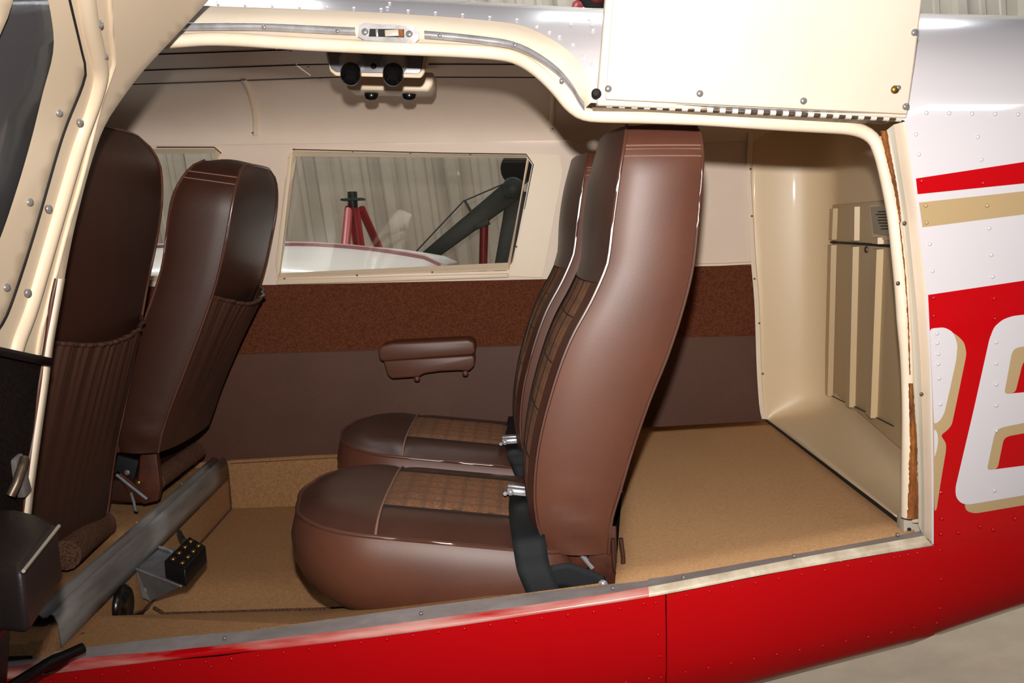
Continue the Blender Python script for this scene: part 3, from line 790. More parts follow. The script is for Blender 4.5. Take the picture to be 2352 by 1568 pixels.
screw(AW(1903, 577, .008), (-1, 0, 0), .008, wa, 'steel_screw'); screw(AW(1989, 573, .008), (-1, 0, 0), .008, wa, 'hinge_dark')
pl = prism('placard', [AW(2001, 475, .009), AW(2056, 472, .009), AW(2060, 535, .009), AW(2036, 541, .009), AW(2008, 535, .009)], (-.002, 0, 0), 'placard', wa)
pf = prism('placard_frame', [AW(1998, 471, .007), AW(2062, 468, .007), AW(2064, 543, .007), AW(2040, 552, .007), AW(2006, 545, .007)], (-.0015, 0, 0), 'tub_plastic', wa)
for k, (a, b) in enumerate(((2017, 2050), (2012, 2052), (2018, 2050), (2017, 2052), (2018, 2051), (2021, 2050), (2024, 2040))):
    py = 486+k*6.6
    tube('placard_text', [AW(a+random.uniform(-1, 1), py, .0115), AW(b, py-.4, .0115)], .0012, 'placard_ink', pl, seg=4)
# ---- unseen dark panel added to darken the cabin's front end
wfr = prism('front_light_blocker', [Vector((-2.15, .0, -.7)), Vector((-2.15, 1.16, -.7)), Vector((-2.15, 1.16, .4)), Vector((-2.15, .0, .4))], (-.03, 0, 0), 'leather_black')
tag(wfr, kind='structure', label='unseen dark panel added to darken the cabin ahead of the front seats')

# =================================================================== SEATS
def seat_back(root, Fp, Bp, y0, y1, mats, front_bulge=.022, back_bulge=.012, side_bulge=.010, topr=.09, hb=.03, split=None, bolster=.14, nh=44, toplift=.012, pocket=None, stitches=True, rr=.03):
    """upright cushion between a front and a back profile (x,z bottom to top), width y0..y1"""
    Fc = cr(Fp, nh); Bc = cr(Bp, nh)
    W = (y1-y0)/2; ym = (y0+y1)/2
    def hw(i):
        s = i/(nh-1); w = W
        if s > 1-topr:
            u = (s-(1-topr))/topr; w = W-rr*(1-math.sqrt(max(0, 1-u*u)))
        if s < .06: w -= .012*(1-s/.06)
        return w
    nj = 15
    def fpt(i, j, lift=0.0):
        u = -1+2*j/(nj-1); s = i/(nh-1)
        b = front_bulge*(1-abs(u)**2.6)
        return Vector((Fc[i].x-b-lift, ym+u*hw(i), Fc[i].y))
    def bpt(i, j):
        u = -1+2*j/(nj-1)
        return Vector((Bc[i].x+back_bulge*(1-abs(u)**2.4), ym+u*hw(i), Bc[i].y))
    nt = 9
    def spt(i, k, sg):
        t = k/(nt-1); p = Fc[i].lerp(Bc[i], t); s = i/(nh-1)
        b = side_bulge*(math.sin(math.pi*t)**.6)*min(1, (1-s)*8+.2)
        b += .0035*math.exp(-(s/.13)**2)*math.sin(t*4+s*75)*math.sin(math.pi*t)
        return Vector((p.x, ym+sg*(hw(i)+b), p.y))
    sp_i = int(nh*split) if split else nh
    jb = [j for j in range(nj)]
    b0 = 1; b1 = nj-2
    # front: head pad, bolsters, insert
    if split:
        o = grid('head_pad', [[fpt(i, j, (1-abs(-1+2*j/(nj-1))**4)*.010*math.sin(math.pi*min(1, (i-sp_i)/(nh-1-sp_i)+.02)*.9)) for j in jb] for i in range(sp_i, nh)], mats['pad'], root)
        fix_normals(o, (-9, ym, 0))
        for s0, s1 in ((0, b0), (b1, nj-1)):
            o = grid('bolster', [[fpt(i, j, .006) if 0 < j < nj-1 else fpt(i, j) for j in range(s0, s1+1)] for i in range(sp_i+1)], mats['pad'], root); fix_normals(o, (-9, ym, 0))
        o = grid('fabric_insert', [[fpt(i, j, -.004) for j in range(b0, b1+1)] for i in range(sp_i+1)], mats['insert'], root); fix_normals(o, (-9, ym, 0))
        ins = o
        for j in (4, 7, 10): tube('stitch_line', [fpt(i, j, -.0035) for i in range(1, sp_i+1)], .0014, 'stitch_dark', ins, seg=4)
        for i in range(4, sp_i, 5): tube('stitch_line', [fpt(i, j, -.0035) for j in range(b0, b1+1)], .0012, 'stitch_dark', ins, seg=4)
    else:
        o = grid('front_panel', [[fpt(i, j) for j in jb] for i in range(nh)], mats['pad'], root); fix_normals(o, (-9, ym, 0))
    o = grid('back_panel', [[bpt(i, j) for j in jb] for i in range(nh)], mats['back'], root); fix_normals(o, (9, ym, 0))
    bk = o
    for sg in (-1, 1):
        o = grid('side_panel', [[spt(i, k, sg) for k in range(nt)] for i in range(nh)], mats['side'], root); fix_normals(o, (0, ym+sg*9, 0))
        if stitches and sg < 0:
            for i0 in (nh-4, nh-3):
                for dd in ((-.006, .0) if i0 == nh-3 else (.0,)):
                    tube('stitch_line', [spt(i0, k, sg)+Vector((0, -.001, dd)) for k in range(nt)], .0011, 'stitch_pale', o, seg=4)
    # top strip and bottom strip
    for i, sgn, nm in ((nh-1, 1, 'top_panel'), (0, -1, 'bottom_panel')):
        rows = []
        for k in range(9):
            t = k/8; rows.append([fpt(i, j).lerp(bpt(i, j), t)+Vector((0, 0, sgn*toplift*math.sin(math.pi*t)*(1-abs(-1+2*j/(nj-1))**4))) for j in jb])
        o = grid(nm, rows, mats['side'], root); fix_normals(o, (0, ym, sgn*9))
    for sg in (-1, 1):
        e = 0 if sg < 0 else nj-1
        tube('piping', [fpt(i, e)+Vector((-.001, sg*.001, 0)) for i in range(nh)]+[fpt(nh-1, e)], .0030, 'piping_brown', root, seg=6)
        tube('piping', [bpt(i, e)+Vector((.001, sg*.001, 0)) for i in range(nh)], .0030, 'piping_brown', root, seg=6)
    tube('piping', [bpt(nh-1, j)+Vector((.001, 0, .001)) for j in jb], .0028, 'piping_brown', root, seg=6)
    if pocket:
        s0, s1 = pocket; i0, i1 = int(nh*s0), int(nh*s1); NJ = 121; rows = []
        for i in range(i0, i1+1):
            f = (i-i0)/(i1-i0); r = []
            for j in range(NJ):
                u = -1+2*j/(NJ-1); q = Bc[i]
                sag = -.030*(1-u*u)*f**4
                gather = (.0034*math.sin(u*34+2*math.sin(u*5))*f**1.5+.0022*math.sin(u*83+3*math.sin(u*9))*f**5)*(1-u**8)
                bul = .006+.014*(1-abs(u)**4)*(.35+.65*f)+back_bulge*(1-abs(u)**2.4)
                r.append(Vector((q.x+.002+bul*(1-.9*u**10)+gather, ym+u*hw(i)*.97, q.y+sag)))
            rows.append(r)
        o = grid('back_pocket', rows, mats['pocket'], root); fix_normals(o, (9, ym, 0))
        tube('pocket_hem', [p+Vector((.001, 0, 0)) for p in rows[-1]], .0042, 'pocket_leather' if mats['pocket'] == 'pocket_leather' else mats['pocket'], root, seg=6)
    return fpt, bpt, spt

def cushion(root, x0, x1, y0, y1, zf, zb, h, mats, insert=(.17, .36), rfront=.15):
    """seat cushion, plan rounded at the front, piping round the top edge"""
    ym = (y0+y1)/2; pl = []
    def arc(cx, cy, r, a0, a1, n=10): return [Vector((cx+r*math.cos(math.radians(a0+(a1-a0)*i/n)), cy+r*math.sin(math.radians(a0+(a1-a0)*i/n)))) for i in range(n+1)]
    r = rfront; rb = .035
    pl = [Vector((x1-rb, y0))]+[Vector((x0+r+(x1-rb-x0-r)*(1-i/6), y0)) for i in range(1, 6)]+arc(x0+r, y0+r, r, -90, -180)
    pl += [Vector((x0-.010*math.sin(math.pi*i/6), y0+r+(y1-y0-2*r)*i/6)) for i in range(1, 6)]+arc(x0+r, y1-r, r, 180, 90)+[Vector((x0+r+(x1-rb-x0-r)*i/6, y1)) for i in range(1, 6)]
    pl += arc(x1-rb, y1-rb, rb, 90, 0, 4)+arc(x1-rb, y0+rb, rb, 0, -90, 4)[:-1]
    pl = even(pl+[pl[0]], 90, True)
    def zb_(x): return zf+(zb-zf)*(x-x0)/(x1-x0)
    def sm(d, k): return 1-math.exp(-d/k)
    # skirt
    rows = []; c = Vector(((x0+x1)/2, ym))
    for t, o_, dz in ((0, 0.0, 0), (.06, .006, -.012), (.25, .016, -.045), (.5, .019, -.085), (.75, .010, -.125), (.92, -.012, -.152), (1, -.035, -.164)):
        row = []
        for i, p in enumerate(pl):
            n2 = (pl[(i+1) % 90]-pl[i-1]); nn = Vector((n2.y, -n2.x)).normalized()
            if nn.dot(p-c) < 0: nn = -nn
            front = max(0, min(1, (x0+.30-p.x)/.3))
            o2 = o_-(.03*front*t*t)
            row.append(Vector((p.x+nn.x*o2, p.y+nn.y*o2, zb_(p.x)+dz*h/.164)))
        rows.append(row)
    o = grid('skirt', rows, mats['side'], root, closed=True); fix_normals(o, (-9, ym-9, -.5))
    mobj('base', [v for v in rows[-1]], [tuple(range(90))], mats['side'], root)
    tube('piping', [Vector((p.x, p.y, zb_(p.x)+.002)) for p in pl]+[Vector((pl[0].x, pl[0].y, zb_(pl[0].x)+.002))], .0042, 'piping_brown', root, seg=6)
    # top regions
    xi = x0+insert[0]; b = (y1-y0)*.5*(1-insert[1])*1.0
    ya, yb = y0+b*.62+.02, y1-b*.62-.02
    def region(pred_poly, name, material, puff):
        def mp(v):
            d = pdist(v, pl); dr = pdist(v, pred_poly)
            z = zb_(v.x)+.034*sm(d, .045)+puff*sm(dr, .018)-.004
            if d < .002: z = zb_(v.x)+.001
            return Vector((v.x, v.y, z))
        o = patch(name, pred_poly, .016, mp, material, root); fix_normals(o, (0, ym, 9)); return o
    fr = [p for p in pl if p.x <= xi]
    # order front part so that it runs from near side to far side
    fr.sort(key=lambda p: math.atan2(p.y-ym, -(p.x-(xi+.02)))); 
    region(fr+[Vector((xi, y1)), Vector((xi, yb)), Vector((xi, ya)), Vector((xi, y0))], 'front_pad', mats['pad'], .006)
    region([Vector((xi, ya)), Vector((x1-.004, ya)), Vector((x1-.004, yb)), Vector((xi, yb))], 'fabric_insert', mats['insert'], .006)
    region([Vector((xi, y0+.0005)), Vector((x1-.035, y0+.0005)), Vector((x1-.012, y0+.011)), Vector((x1-.001, y0+.035)), Vector((x1-.004, ya)), Vector((xi, ya))], 'bolster', mats['pad'], .006)
    region([Vector((xi, yb)), Vector((x1-.004, yb)), Vector((x1-.001, y1-.035)), Vector((x1-.012, y1-.011)), Vector((x1-.035, y1-.0005)), Vector((xi, y1-.0005))], 'bolster', mats['pad'], .006)
    for yy in (ya, yb): tube('seam', [Vector((xi+(x1-.01-xi)*i/20, yy, zb_(xi+(x1-.01-xi)*i/20)+.034*sm(pdist((xi+(x1-.01-xi)*i/20, yy), pl), .045)-.003)) for i in range(21)], .0026, 'stitch_dark', root, seg=5)
    def ztop(x, y): return zb_(x)+.034*sm(pdist((x, y), pl), .045)+.002
    tube('seam', [Vector((xi, y0+(y1-y0)*i/24, ztop(xi, y0+(y1-y0)*i/24)-.0035)) for i in range(25)], .0022, 'stitch_pale', root, seg=5)
    return ztop

RM = dict(pad='leather_pad', side='leather', back='leather_dark', insert='tweed', pocket='pocket_leather')
RF = [(1262, 1274), (1236, 1200), (1229, 1120), (1241, 1010), (1275, 880), (1312, 780), (1360, 690), (1394, 612), (1402, 570), (1410, 500), (1424, 400), (1438, 322), (1445, 284)]
RB = [(1398, 1276), (1402, 1200), (1425, 1120), (1455, 1020), (1490, 920), (1530, 820), (1563, 720), (1588, 620), (1600, 520), (1609, 420), (1613, 350), (1609, 300), (1604, 284)]
def xz(pts, y): return [Vector((P(a, b, y).x, P(a, b, y).z)) for a, b in pts]
rf, rb = xz(RF, .125), xz(RB, .125)
def rear_seat(y0, y1, dx, dz, label):
    root = empty('rear_seat', (-.1+dx, (y0+y1)/2, -.74), label, 'seat', 'rear cabin seats')
    f = [p+Vector((dx, dz)) for p in rf]; b = [p+Vector((dx, dz)) for p in rb]
    seat_back(root, f, b, y0, y1, RM, split=.655)
    zt = cushion(root, -.43+dx, .065+dx, y0-.005, y1+.005, -.500+dz, -.566+dz, .164, dict(pad='leather_pad', side='leather', insert='tweed'), insert=(.165, .42))
    # seat frame under the cushion and hinge brackets behind it
    box('frame_rail', (-.10+dx, y0+.07, -.70+dz), (.50, .025, .03), 'rust_brown', root, bevel=.004)
    box('frame_rail', (-.10+dx, y1-.07, -.70+dz), (.50, .025, .03), 'rust_brown', root, bevel=.004)
    for yy in (y0+.07, y1-.07):
        for xx in (-.33+dx, .10+dx):
            prism('leg', [Vector((xx-.03, yy, -.715+dz)), Vector((xx+.03, yy, -.715+dz)), Vector((xx+.015, yy, -.764)), Vector((xx-.015, yy, -.764))], (0, .022, 0), 'rust_brown', root, .002)
    box('bracket', (.128+dx, y0+.02, -.585+dz), (.05, .006, .12), 'rust_brown', root, bevel=.002)
    box('bracket', (.085+dx, y0+.03, -.575+dz), (.035, .006, .06), 'rust_brown', root, bevel=.002)
    tube('bracket_rod', [Vector((.075+dx, y0+.024, -.555+dz)), Vector((.11+dx, y0+.02, -.60+dz))], .005, 'chrome', root)
    lp = [Vector((.146+dx, y0+.012, -.545+dz)), Vector((.148+dx, y0+.010, -.60+dz)), Vector((.158+dx, y0+.010, -.607+dz)), Vector((.163+dx, y0+.010, -.585+dz)), Vector((.160+dx, y0+.012, -.545+dz))]
    tube('cover_tie', cr(lp, 20), .004, 'leather_dark', root)
    return root, zt
r1, zt1 = rear_seat(.125, .555, 0, 0, 'brown leather rear seat with tweed insert, the one beside the open door')
r2, zt2 = rear_seat(.675, 1.105, -.022, .0, 'brown leather rear seat with tweed insert, the one against the far wall')
# wrinkles of the leather near the bottom of the near seat are in the material's relief

FM = dict(pad='leather_dark', side='leather_dark', back='leather_dark', insert='tweed', pocket='pocket_leather')
FF = [(268, 1040), (272, 980), (300, 855), (332, 740), (372, 620), (386, 520), (398, 450), (420, 395), (440, 362)]
FB = [(358, 1042), (384, 955), (430, 835), (466, 740), (496, 650), (516, 560), (530, 480), (538, 415), (536, 372)]
def front_seat(y0, y1, ff, fb, dz, label, loc):
    root = empty('front_seat', loc, label, 'seat', 'front cabin seats')
    seat_back(root, ff, fb, y0, y1, FM, topr=.17, rr=.085, pocket=(.02, .55), toplift=.012)
    return root
yN = .625
ff, fb = xz(FF, yN), xz(FB, yN)
s2 = front_seat(yN, 1.0, ff, fb, 0, 'dark brown leather front seat seen from its side and back, farther from the door', (-.75, .85, -.64))
# its underside: cover strap, hinge bracket, lever and rolled cushion edge
rb2 = prism('hinge_bracket', [P(322, 1040, .68), P(358, 1035, .68), P(368, 1120, .68), P(362, 1150, .68), P(330, 1158, .68), P(300, 1140, .68), P(268, 1092, .68), P(276, 1086, .68), P(316, 1118, .68)], (0, .02, 0), 'rust_brown', s2, .002)
screw(P(317, 1109, .675), (0, -1, 0), .007, s2, 'brass'); screw(P(292, 1085, .675), (0, -1, 0), .007, s2, 'panel_grey')
prism('belt_bracket', [P(270, 1046, .70), P(318, 1058, .70), P(308, 1100, .70), P(292, 1100, .70), P(262, 1075, .70)], (0, .012, 0), 'webbing', s2, .002)
tube('recline_rod', [P(268, 1090, .675), P(305, 1120, .672), P(338, 1146, .67)], .004, 'bracket_metal', s2)
tube('recline_lever', [P(301, 1132, .665), P(308, 1155, .65), P(311, 1172, .64), P(316, 1172, .64)], .0035, 'bracket_metal', s2)
tube('cushion_roll', [P(356, 1106, .72), P(388, 1082, .80), P(424, 1056, .92), P(452, 1036, 1.01)], .024, 'tweed_dark', s2, seg=14)
prism('seat_base', [P(228, 1105, .70), P(338, 1100, .70), P(332, 1158, .70), P(228, 1150, .70)], (0, .34, 0), 'leather_dark', s2, .006)
# pilot seat, turned back towards the camera
NF = [(-.90, -.60), (-.915, -.45), (-.905, -.30), (-.875, -.15), (-.845, 0.0), (-.825, .10), (-.80, .19)]
NB = [(-.775, -.60), (-.760, -.45), (-.735, -.30), (-.715, -.15), (-.705, 0.0), (-.703, .10), (-.712, .165)]
def pb(px, py, yy): p = P(px, py, yy); return Vector((p.x, p.z))
nb = [pb(242, 1210, .575), pb(262, 1050, .575), pb(292, 900, .575), pb(318, 760, .575), pb(340, 640, .575), pb(357, 560, .575), pb(369, 480, .575), pb(373, 420, .575), pb(372, 372, .575), pb(352, 322, .575)]
nf = [p+Vector((-.12+.02*i/9, 0)) for i, p in enumerate(nb)]
nf[-1] += Vector((.0, -.01))
s1 = front_seat(.135, .575, nf, nb, 0, 'dark brown leather front seat with gathered back pocket, partly behind the open door', (-.85, .35, -.64))
tube('cushion_roll', [P(150, 1275, .30), P(190, 1240, .40), P(232, 1208, .56)], .030, 'tweed_dark', s1, seg=14)
lathe('roll_end', [(.030, -.004), (.032, .004), (.02, .012), (.008, .014)], P(238, 1203, .575), (.3, 1, 0), 'rust_brown', s1, seg=14)
box('seat_base', (-1.12, .355, -.61), (.36, .36, .06), 'leather_dark', s1, bevel=.01)

# =================================================================== BELTS
def ribbon(name, path, wdir, width, material, parent, th=.0018):
    rows = []; n = len(path)
    for k in range(5):
        u = k/4-.5
        rows.append([Vector(p)+Vector(wdir(i/(n-1)) if callable(wdir) else wdir).normalized()*width*u for i, p in enumerate(path)])
    return grid(name, rows, material, parent, solid=th, off=0)
def buckle(root, c, rot):
    R = rot
    def at(v): return Vector(c)+R @ Vector(v)
    b = box('buckle', at((0, 0, 0)), (.046, .040, .013), 'chrome', root, rot=R, bevel=.003)
    box('buckle_flap', at((.002, -.002, .010)), (.050, .036, .005), 'chrome', b, rot=R, bevel=.002)
    tube('buckle_pin', [at((-.026, -.026, -.004)), at((-.026, .026, -.004))], .004, 'steel_screw', b)
    lathe('buckle_button', [(.006, 0), (.006, .004), (.003, .006)], at((-.016, -.028, .0)), R @ Vector((0, -1, 0)), 'chrome', b, seg=10)
b1 = empty('seat_belt', (.06, .2, -.54), 'black lap belt with chrome buckle on the seat beside the door', 'seat belt', 'lap belts')
def on(zt, px, py):
    z = -.53
    for _ in range(6):
        p = PZ(px, py, z); z = zt(p.x, p.y)+.008
    return PZ(px, py, z)
pth1 = [on(zt1, 1205, 1120), on(zt1, 1203, 1160), on(zt1, 1208, 1200), on(zt1, 1214, 1235), P(1219, 1270, .108), P(1226, 1305, .092), P(1242, 1345, .086), P(1262, 1390, .084)]
ribbon('webbing', cr(pth1, 40), (1, .02, .05), .057, 'webbing', b1)
pth2 = [P(1258, 1328, .098), P(1300, 1322, .100), P(1340, 1334, .102), P(1384, 1352, .104)]
ribbon('webbing', cr(pth2, 20), lambda t: (.25, 0, 1), .046, 'webbing', b1)
screw(P(1385, 1343, .095), (0, -1, .2), .009, b1, 'chrome', 'anchor_bolt')
buckle(b1, on(zt1, 1192, 1142)+Vector((0, 0, .012)), Matrix.Rotation(math.radians(8), 3, 'Y') @ Matrix.Rotation(math.radians(-10), 3, 'X'))
b2 = empty('seat_belt', (.06, .85, -.53), 'black lap belt with chrome buckle on the seat by the far wall', 'seat belt', 'lap belts')
pth3 = [on(zt2, 1190, 955), on(zt2, 1186, 990), on(zt2, 1188, 1020), on(zt2, 1194, 1045), P(1204, 1075, .664), P(1216, 1105, .645), P(1226, 1140, .64)]
ribbon('webbing', cr(pth3, 36), (1, .02, .05), .056, 'webbing', b2)
buckle(b2, on(zt2, 1176, 1022)+Vector((0, 0, .012)), Matrix.Rotation(math.radians(-2), 3, 'Y') @ Matrix.Rotation(math.radians(-6), 3, 'X'))

# =================================================================== SMALL CABIN THINGS
# armrest on the far wall
ar = empty('padded_side_rest', P(980, 860, YF), 'brown padded armrest on the far wall under the window', 'armrest')
prism('arm_pad', [P(868, 803, 1.06), P(876, 794, 1.06), P(900, 788, 1.06), P(1075, 779, 1.06), P(1090, 786, 1.06), P(1092, 808, 1.06), P(1086, 815, 1.06), P(876, 830, 1.06), P(870, 822, 1.06)], (0, .088, 0), 'leather', ar, .010)
prism('arm_body', [P(880, 828, 1.072), P(1086, 815, 1.072), P(1091, 822, 1.072), P(1090, 840, 1.072), P(1078, 852, 1.072), P(1052, 851, 1.072), P(1010, 853, 1.072), P(975, 858, 1.072), P(960, 866, 1.072), P(900, 870, 1.072), P(890, 862, 1.072)], (0, .076, 0), 'leather', ar, .006)
for a, b in ((958, 868), (1069, 856)): lathe('stud', [(.008, -.004), (.009, .004), (.005, .009)], P(a, b, 1.085), (0, -.4, -1), 'leather', ar, seg=12)
# overhead console: two back-to-back pods with eyeball vents
oc = empty('overhead_console', (-.2, .5, .36), 'overhead vent console with black and chrome knobs on the cabin ceiling', 'console')
yc = .40
def knob(c, ax, r, parent):
    k = lathe('vent_ring', [(r*1.25, -.006), (r*1.25, .0), (r*1.12, .006), (r*.92, .016), (r*.80, .026)], c, ax, 'chrome', parent, seg=24)
    a = Vector(ax).normalized()
    lathe('vent_knob', [(r*.55, .0), (r*.86, .006), (r*.95, .016), (r*.86, .030), (r*.62, .036), (r*.5, .030), (r*.42, .026)], Vector(c)+a*.020, ax, 'black_plastic', k, seg=24)
b0 = [P(741, 92, yc), P(984, 92, yc), P(976, 168, yc-.005), P(968, 180, yc-.01), P(770, 175, yc-.01), P(757, 165, yc-.005)]
prism('console_body', b0, (0, .10, .035), 'cream_plastic', oc, .004)
fp = prism('face_plate', [p+Vector((0, -.008, .001)) for p in (P(748, 100, yc), P(978, 100, yc), P(969, 166, yc), P(962, 174, yc), P(774, 169, yc), P(762, 160, yc))], (0, .008, 0), 'panel_grey', oc, .002)
knob(P(808, 146, yc-.008), (.05, -.75, -.62), .021, oc); knob(P(906, 147, yc-.008), (.0, -.75, -.62), .021, oc)
screw(P(858, 152, yc-.008), (0, -1, -.2), .006, fp, 'gap_dark')
yd = .66
prism('console_body', [P(793, 160, yd), P(996, 166, yd), P(994, 196, yd), P(984, 210, yd), P(800, 206, yd), P(795, 196, yd)], (0, .09, .0), 'cream_plastic', oc, .006)
for a in (852, 939):
    lathe('vent_ring', [(.021, -.004), (.021, .004), (.015, .009)], P(a, 206, yd+.05)+Vector((0, 0, .004)), (0, .25, -1), 'chrome', oc)
    lathe('vent_knob', [(.012, 0), (.016, .005), (.015, .014), (.010, .018)], P(a, 206, yd+.05)+Vector((0, 0, -.004)), (0, .25, -1), 'black_plastic', oc)
# bracket, studded block, oval grille in the footwell
bk = empty('metal_bracket', (-.66, .42, -.76), 'bent sheet metal bracket bolted beside the channel', 'bracket')
zb_ = -.672
p1, p2, p3, p4 = PZ(312, 1306, zb_), PZ(416, 1346, zb_), PZ(476, 1276, zb_), PZ(372, 1254, zb_)
prism('bracket_plate', [p1, p2, p3, p4], (0, 0, -.002), 'bracket_metal', bk)
lowp = PX(332, 1381, p1.x+.02)
prism('bracket_flange', [p1, p2, Vector((p1.x+.025, p1.y-.002, -.742)), Vector((p1.x+.008, p1.y, -.735))], (0, .003, 0), 'bracket_metal', bk)
tube('bracket_edge', [p1+Vector((0, -.001, .001)), p2+Vector((0, -.001, .001))], .0025, 'bare_aluminium', bk, seg=6)
tube('bracket_edge', [PZ(366, 1256, zb_+.004), PZ(394, 1266, zb_+.004)], .0035, 'bare_aluminium', bk, seg=6)
screw(P(336, 1354, p1.y-.002), (0, -1, 0), .0055, bk, 'chrome')
sb = empty('studded_block', (-.64, .5, zb_), 'black rubber block with two rows of brass studs', 'block')
zt_ = zb_+.042
q1, q2, q3, q4 = PZ(376, 1287, zt_), PZ(424, 1306, zt_), PZ(473, 1252, zt_), PZ(435, 1230, zt_)
prism('block_body', [q1, q2, q3, q4], (0, 0, -.038), 'black_rubber', sb, .004)
for i in range(4):
    for sgn in (.28, .74):
        t = .14+.24*i
        c = (q1.lerp(q4, t)).lerp(q2.lerp(q3, t), sgn)
        lathe('stud', [(.0055, 0), (.0055, .002), (.003, .004)], c+Vector((0, 0, .0)), (0, 0, 1), 'brass', sb, seg=8)
tube('block_wire', [PZ(412, 1222, -.66), PZ(416, 1232, -.650), PZ(424, 1242, -.648)], .006, 'black_rubber', sb)
c0 = PX(282, 1391, XWy(.33)+.005)
og = lathe('oval_grille', [(.041, -.004), (.042, .002), (.038, .007), (.030, .005), (.022, .002), (.012, .006), (.004, .007)], c0, (1, 0, 0), 'black_plastic', None, seg=28)
tag(og, 'glossy black round vent on the carpeted footwell wall', 'vent')
for k in range(6):
    a = math.pi*k/3+.3; screw(c0+Vector((.006, .036*math.cos(a), .036*math.sin(a))), (1, 0, 0), .003, og, 'black_plastic')

# =================================================================== BAGGAGE DOOR (hinged along its lower edge in view, swung up)
d1 = empty('door_1', S(1360, 240), kind='structure', label='cream baggage door swung up on its piano hinge')
yb0 = S(1400, 238).y-.016; yb1 = S(2080, 268).y-.016
def DB(px, py):
    x_t = (px-1390)/700; up = (260-py)/260
    return P(px, py, yb0+(yb1-yb0)*x_t-.030*up)
inner = [(1391, 228), (2084, 262), (2100, 140), (2124, -60), (2150, -330), (1440, -330), (1412, -60), (1400, 100)]
v, f = prism_geo([DB(*p) for p in inner], (0, .006, 0), .002)
dp = mobj('inner_panel', v, f, 'cream_vinyl', d1, angle=40); dp['label'] = 'cream vinyl inner panel'
outer = [(1372, 240), (2090, 270), (2108, 140), (2132, -60), (2158, -340), (1425, -340), (1397, -60), (1384, 100)]
v, f = prism_geo([DB(*p)+Vector((0, .008, 0)) for p in outer], (.0, .030, 0), .004)
mobj('door_shell', v, f, 'cream_paint', d1, angle=40)
for (a, b) in ((1397, 204), (1607, 215), (1845, 232), (2080, 245), (2100, 75), (2118, -90), (1425, -120)):
    screw(DB(a, b)+Vector((0, -.002, 0)), (0, -1, -.1), .0052, d1)
screw(DB(2055, 206)+Vector((0, -.002, 0)), (0, -1, -.1), .0062, d1, 'brass'); screw(DB(2062, 202)+Vector((0, -.003, 0)), (0, -1, -.1), .0038, d1, 'steel_screw')
lathe('rubber_bumper', [(.007, -.006), (.0075, .004), (.004, .009)], DB(1371, 214)+Vector((0, .006, 0)), (-.2, -1, 0), 'gap_dark', d1, seg=12)
ha, hb_ = Vector((1378, 240)), Vector((2070, 273)); NK = 48
pin = [S(ha.x+(hb_.x-ha.x)*i/8, ha.y+(hb_.y-ha.y)*i/8, .004) for i in range(9)]
tube('hinge_pin', pin, .0028, 'hinge_dark', d1)
for i in range(NK):
    t0 = (i+.04)/NK; t1 = (i+.96)/NK
    a = S(ha.x+(hb_.x-ha.x)*t0, ha.y+(hb_.y-ha.y)*t0, .003); b = S(ha.x+(hb_.x-ha.x)*t1, ha.y+(hb_.y-ha.y)*t1, .003)
    tube('hinge_knuckle', [a, b], .0043, 'hinge_light' if i % 2 else 'hinge_dark', d1, seg=8)
strip('hinge_leaf', [(1360, 246), (1500, 250), (1700, 260), (1900, 268), (2050, 276)], .006, [(1362, 256), (1500, 258), (1700, 269), (1900, 281), (2030, 286)], .030, 'hinge_dark', d1, n=30)
strip('hinge_leaf', [(1392, 230), (1500, 236), (1700, 246), (1900, 255), (2082, 264)], -.008, [(1380, 238), (1500, 243), (1700, 252.5), (1900, 261), (2075, 271)], .000, 'bare_aluminium', d1, n=30)
# triangular skin lap beside the hinge
# =================================================================== CABIN DOOR (swung open towards the camera at the front)
d2 = empty('door_2', (-.75, -.3, -.6), kind='structure', label='open cabin door with cream window frame, dark carpet panel and tinted window')
XD = [(-.80, -.86), (-.62, -.80), (-.50, -.752), (-.389, -.724), (-.217, -.698), (-.114, -.679), (0.0, -.653), (.10, -.630), (.165, -.613), (.228, -.572), (.292, -.514), (.352, -.454), (.42, -.37), (.47, -.26)]
XDs = [(p.x, p.y) for p in cr([Vector(a) for a in XD], 120)]
def xd(z): return interp(XDs, z)
def D(px, py, off=0.0):
    """point of the door's inner face (surface x = xd(z)), off towards the cabin side"""
    d = ray(px, py); d = d/d.y; lo = -1.36; hi = .3
    def g(y): p = CAM+d*(y-CAM.y); return p.x-(xd(p.z)+off)
    y = lo; prev = lo
    while y < hi and g(y) > 0: prev = y; y += .01
    lo, hi = prev, y
    for _ in range(16):
        m = (lo+hi)/2
        if g(m) > 0: lo = m
        else: hi = m
    return CAM+d*(hi-CAM.y)
def dpatch(name, poly, material, off=0.0, step=20, solid=.006, smooth=True):
    both = []
    v, f = patch_geo(poly, step, lambda q: both.append(D(q.x, q.y, off-solid)) or D(q.x, q.y, off))
    if (v[f[0][1]]-v[f[0][0]]).cross(v[f[0][2]]-v[f[0][0]]).x < 0: f = [q[::-1] for q in f]
    n = len(v); cnt = {}
    for q in f:
        for a, b in zip(q, q[1:]+q[:1]): cnt[(a, b)] = 1
    rim = [(b, a, a+n, b+n) for (a, b) in cnt if (b, a) not in cnt]
    o = mobj(name, v+both, f+[tuple(i+n for i in q[::-1]) for q in f]+rim, material, d2, smooth=smooth, angle=40)
    return o
sil = [(p.x, p.y) for p in cr([(560, -90), (480, 0), (410, 76), (330, 162), (270, 242), (236, 300), (205, 390), (172, 520), (150, 630), (132, 740), (119, 800)], 40)]
seam = [(p.x, p.y) for p in cr([(140, -90), (160, 0), (186, 110), (197, 163), (186, 205), (142, 318), (82, 525), (32, 680), (4, 745), (-40, 800)], 40)]
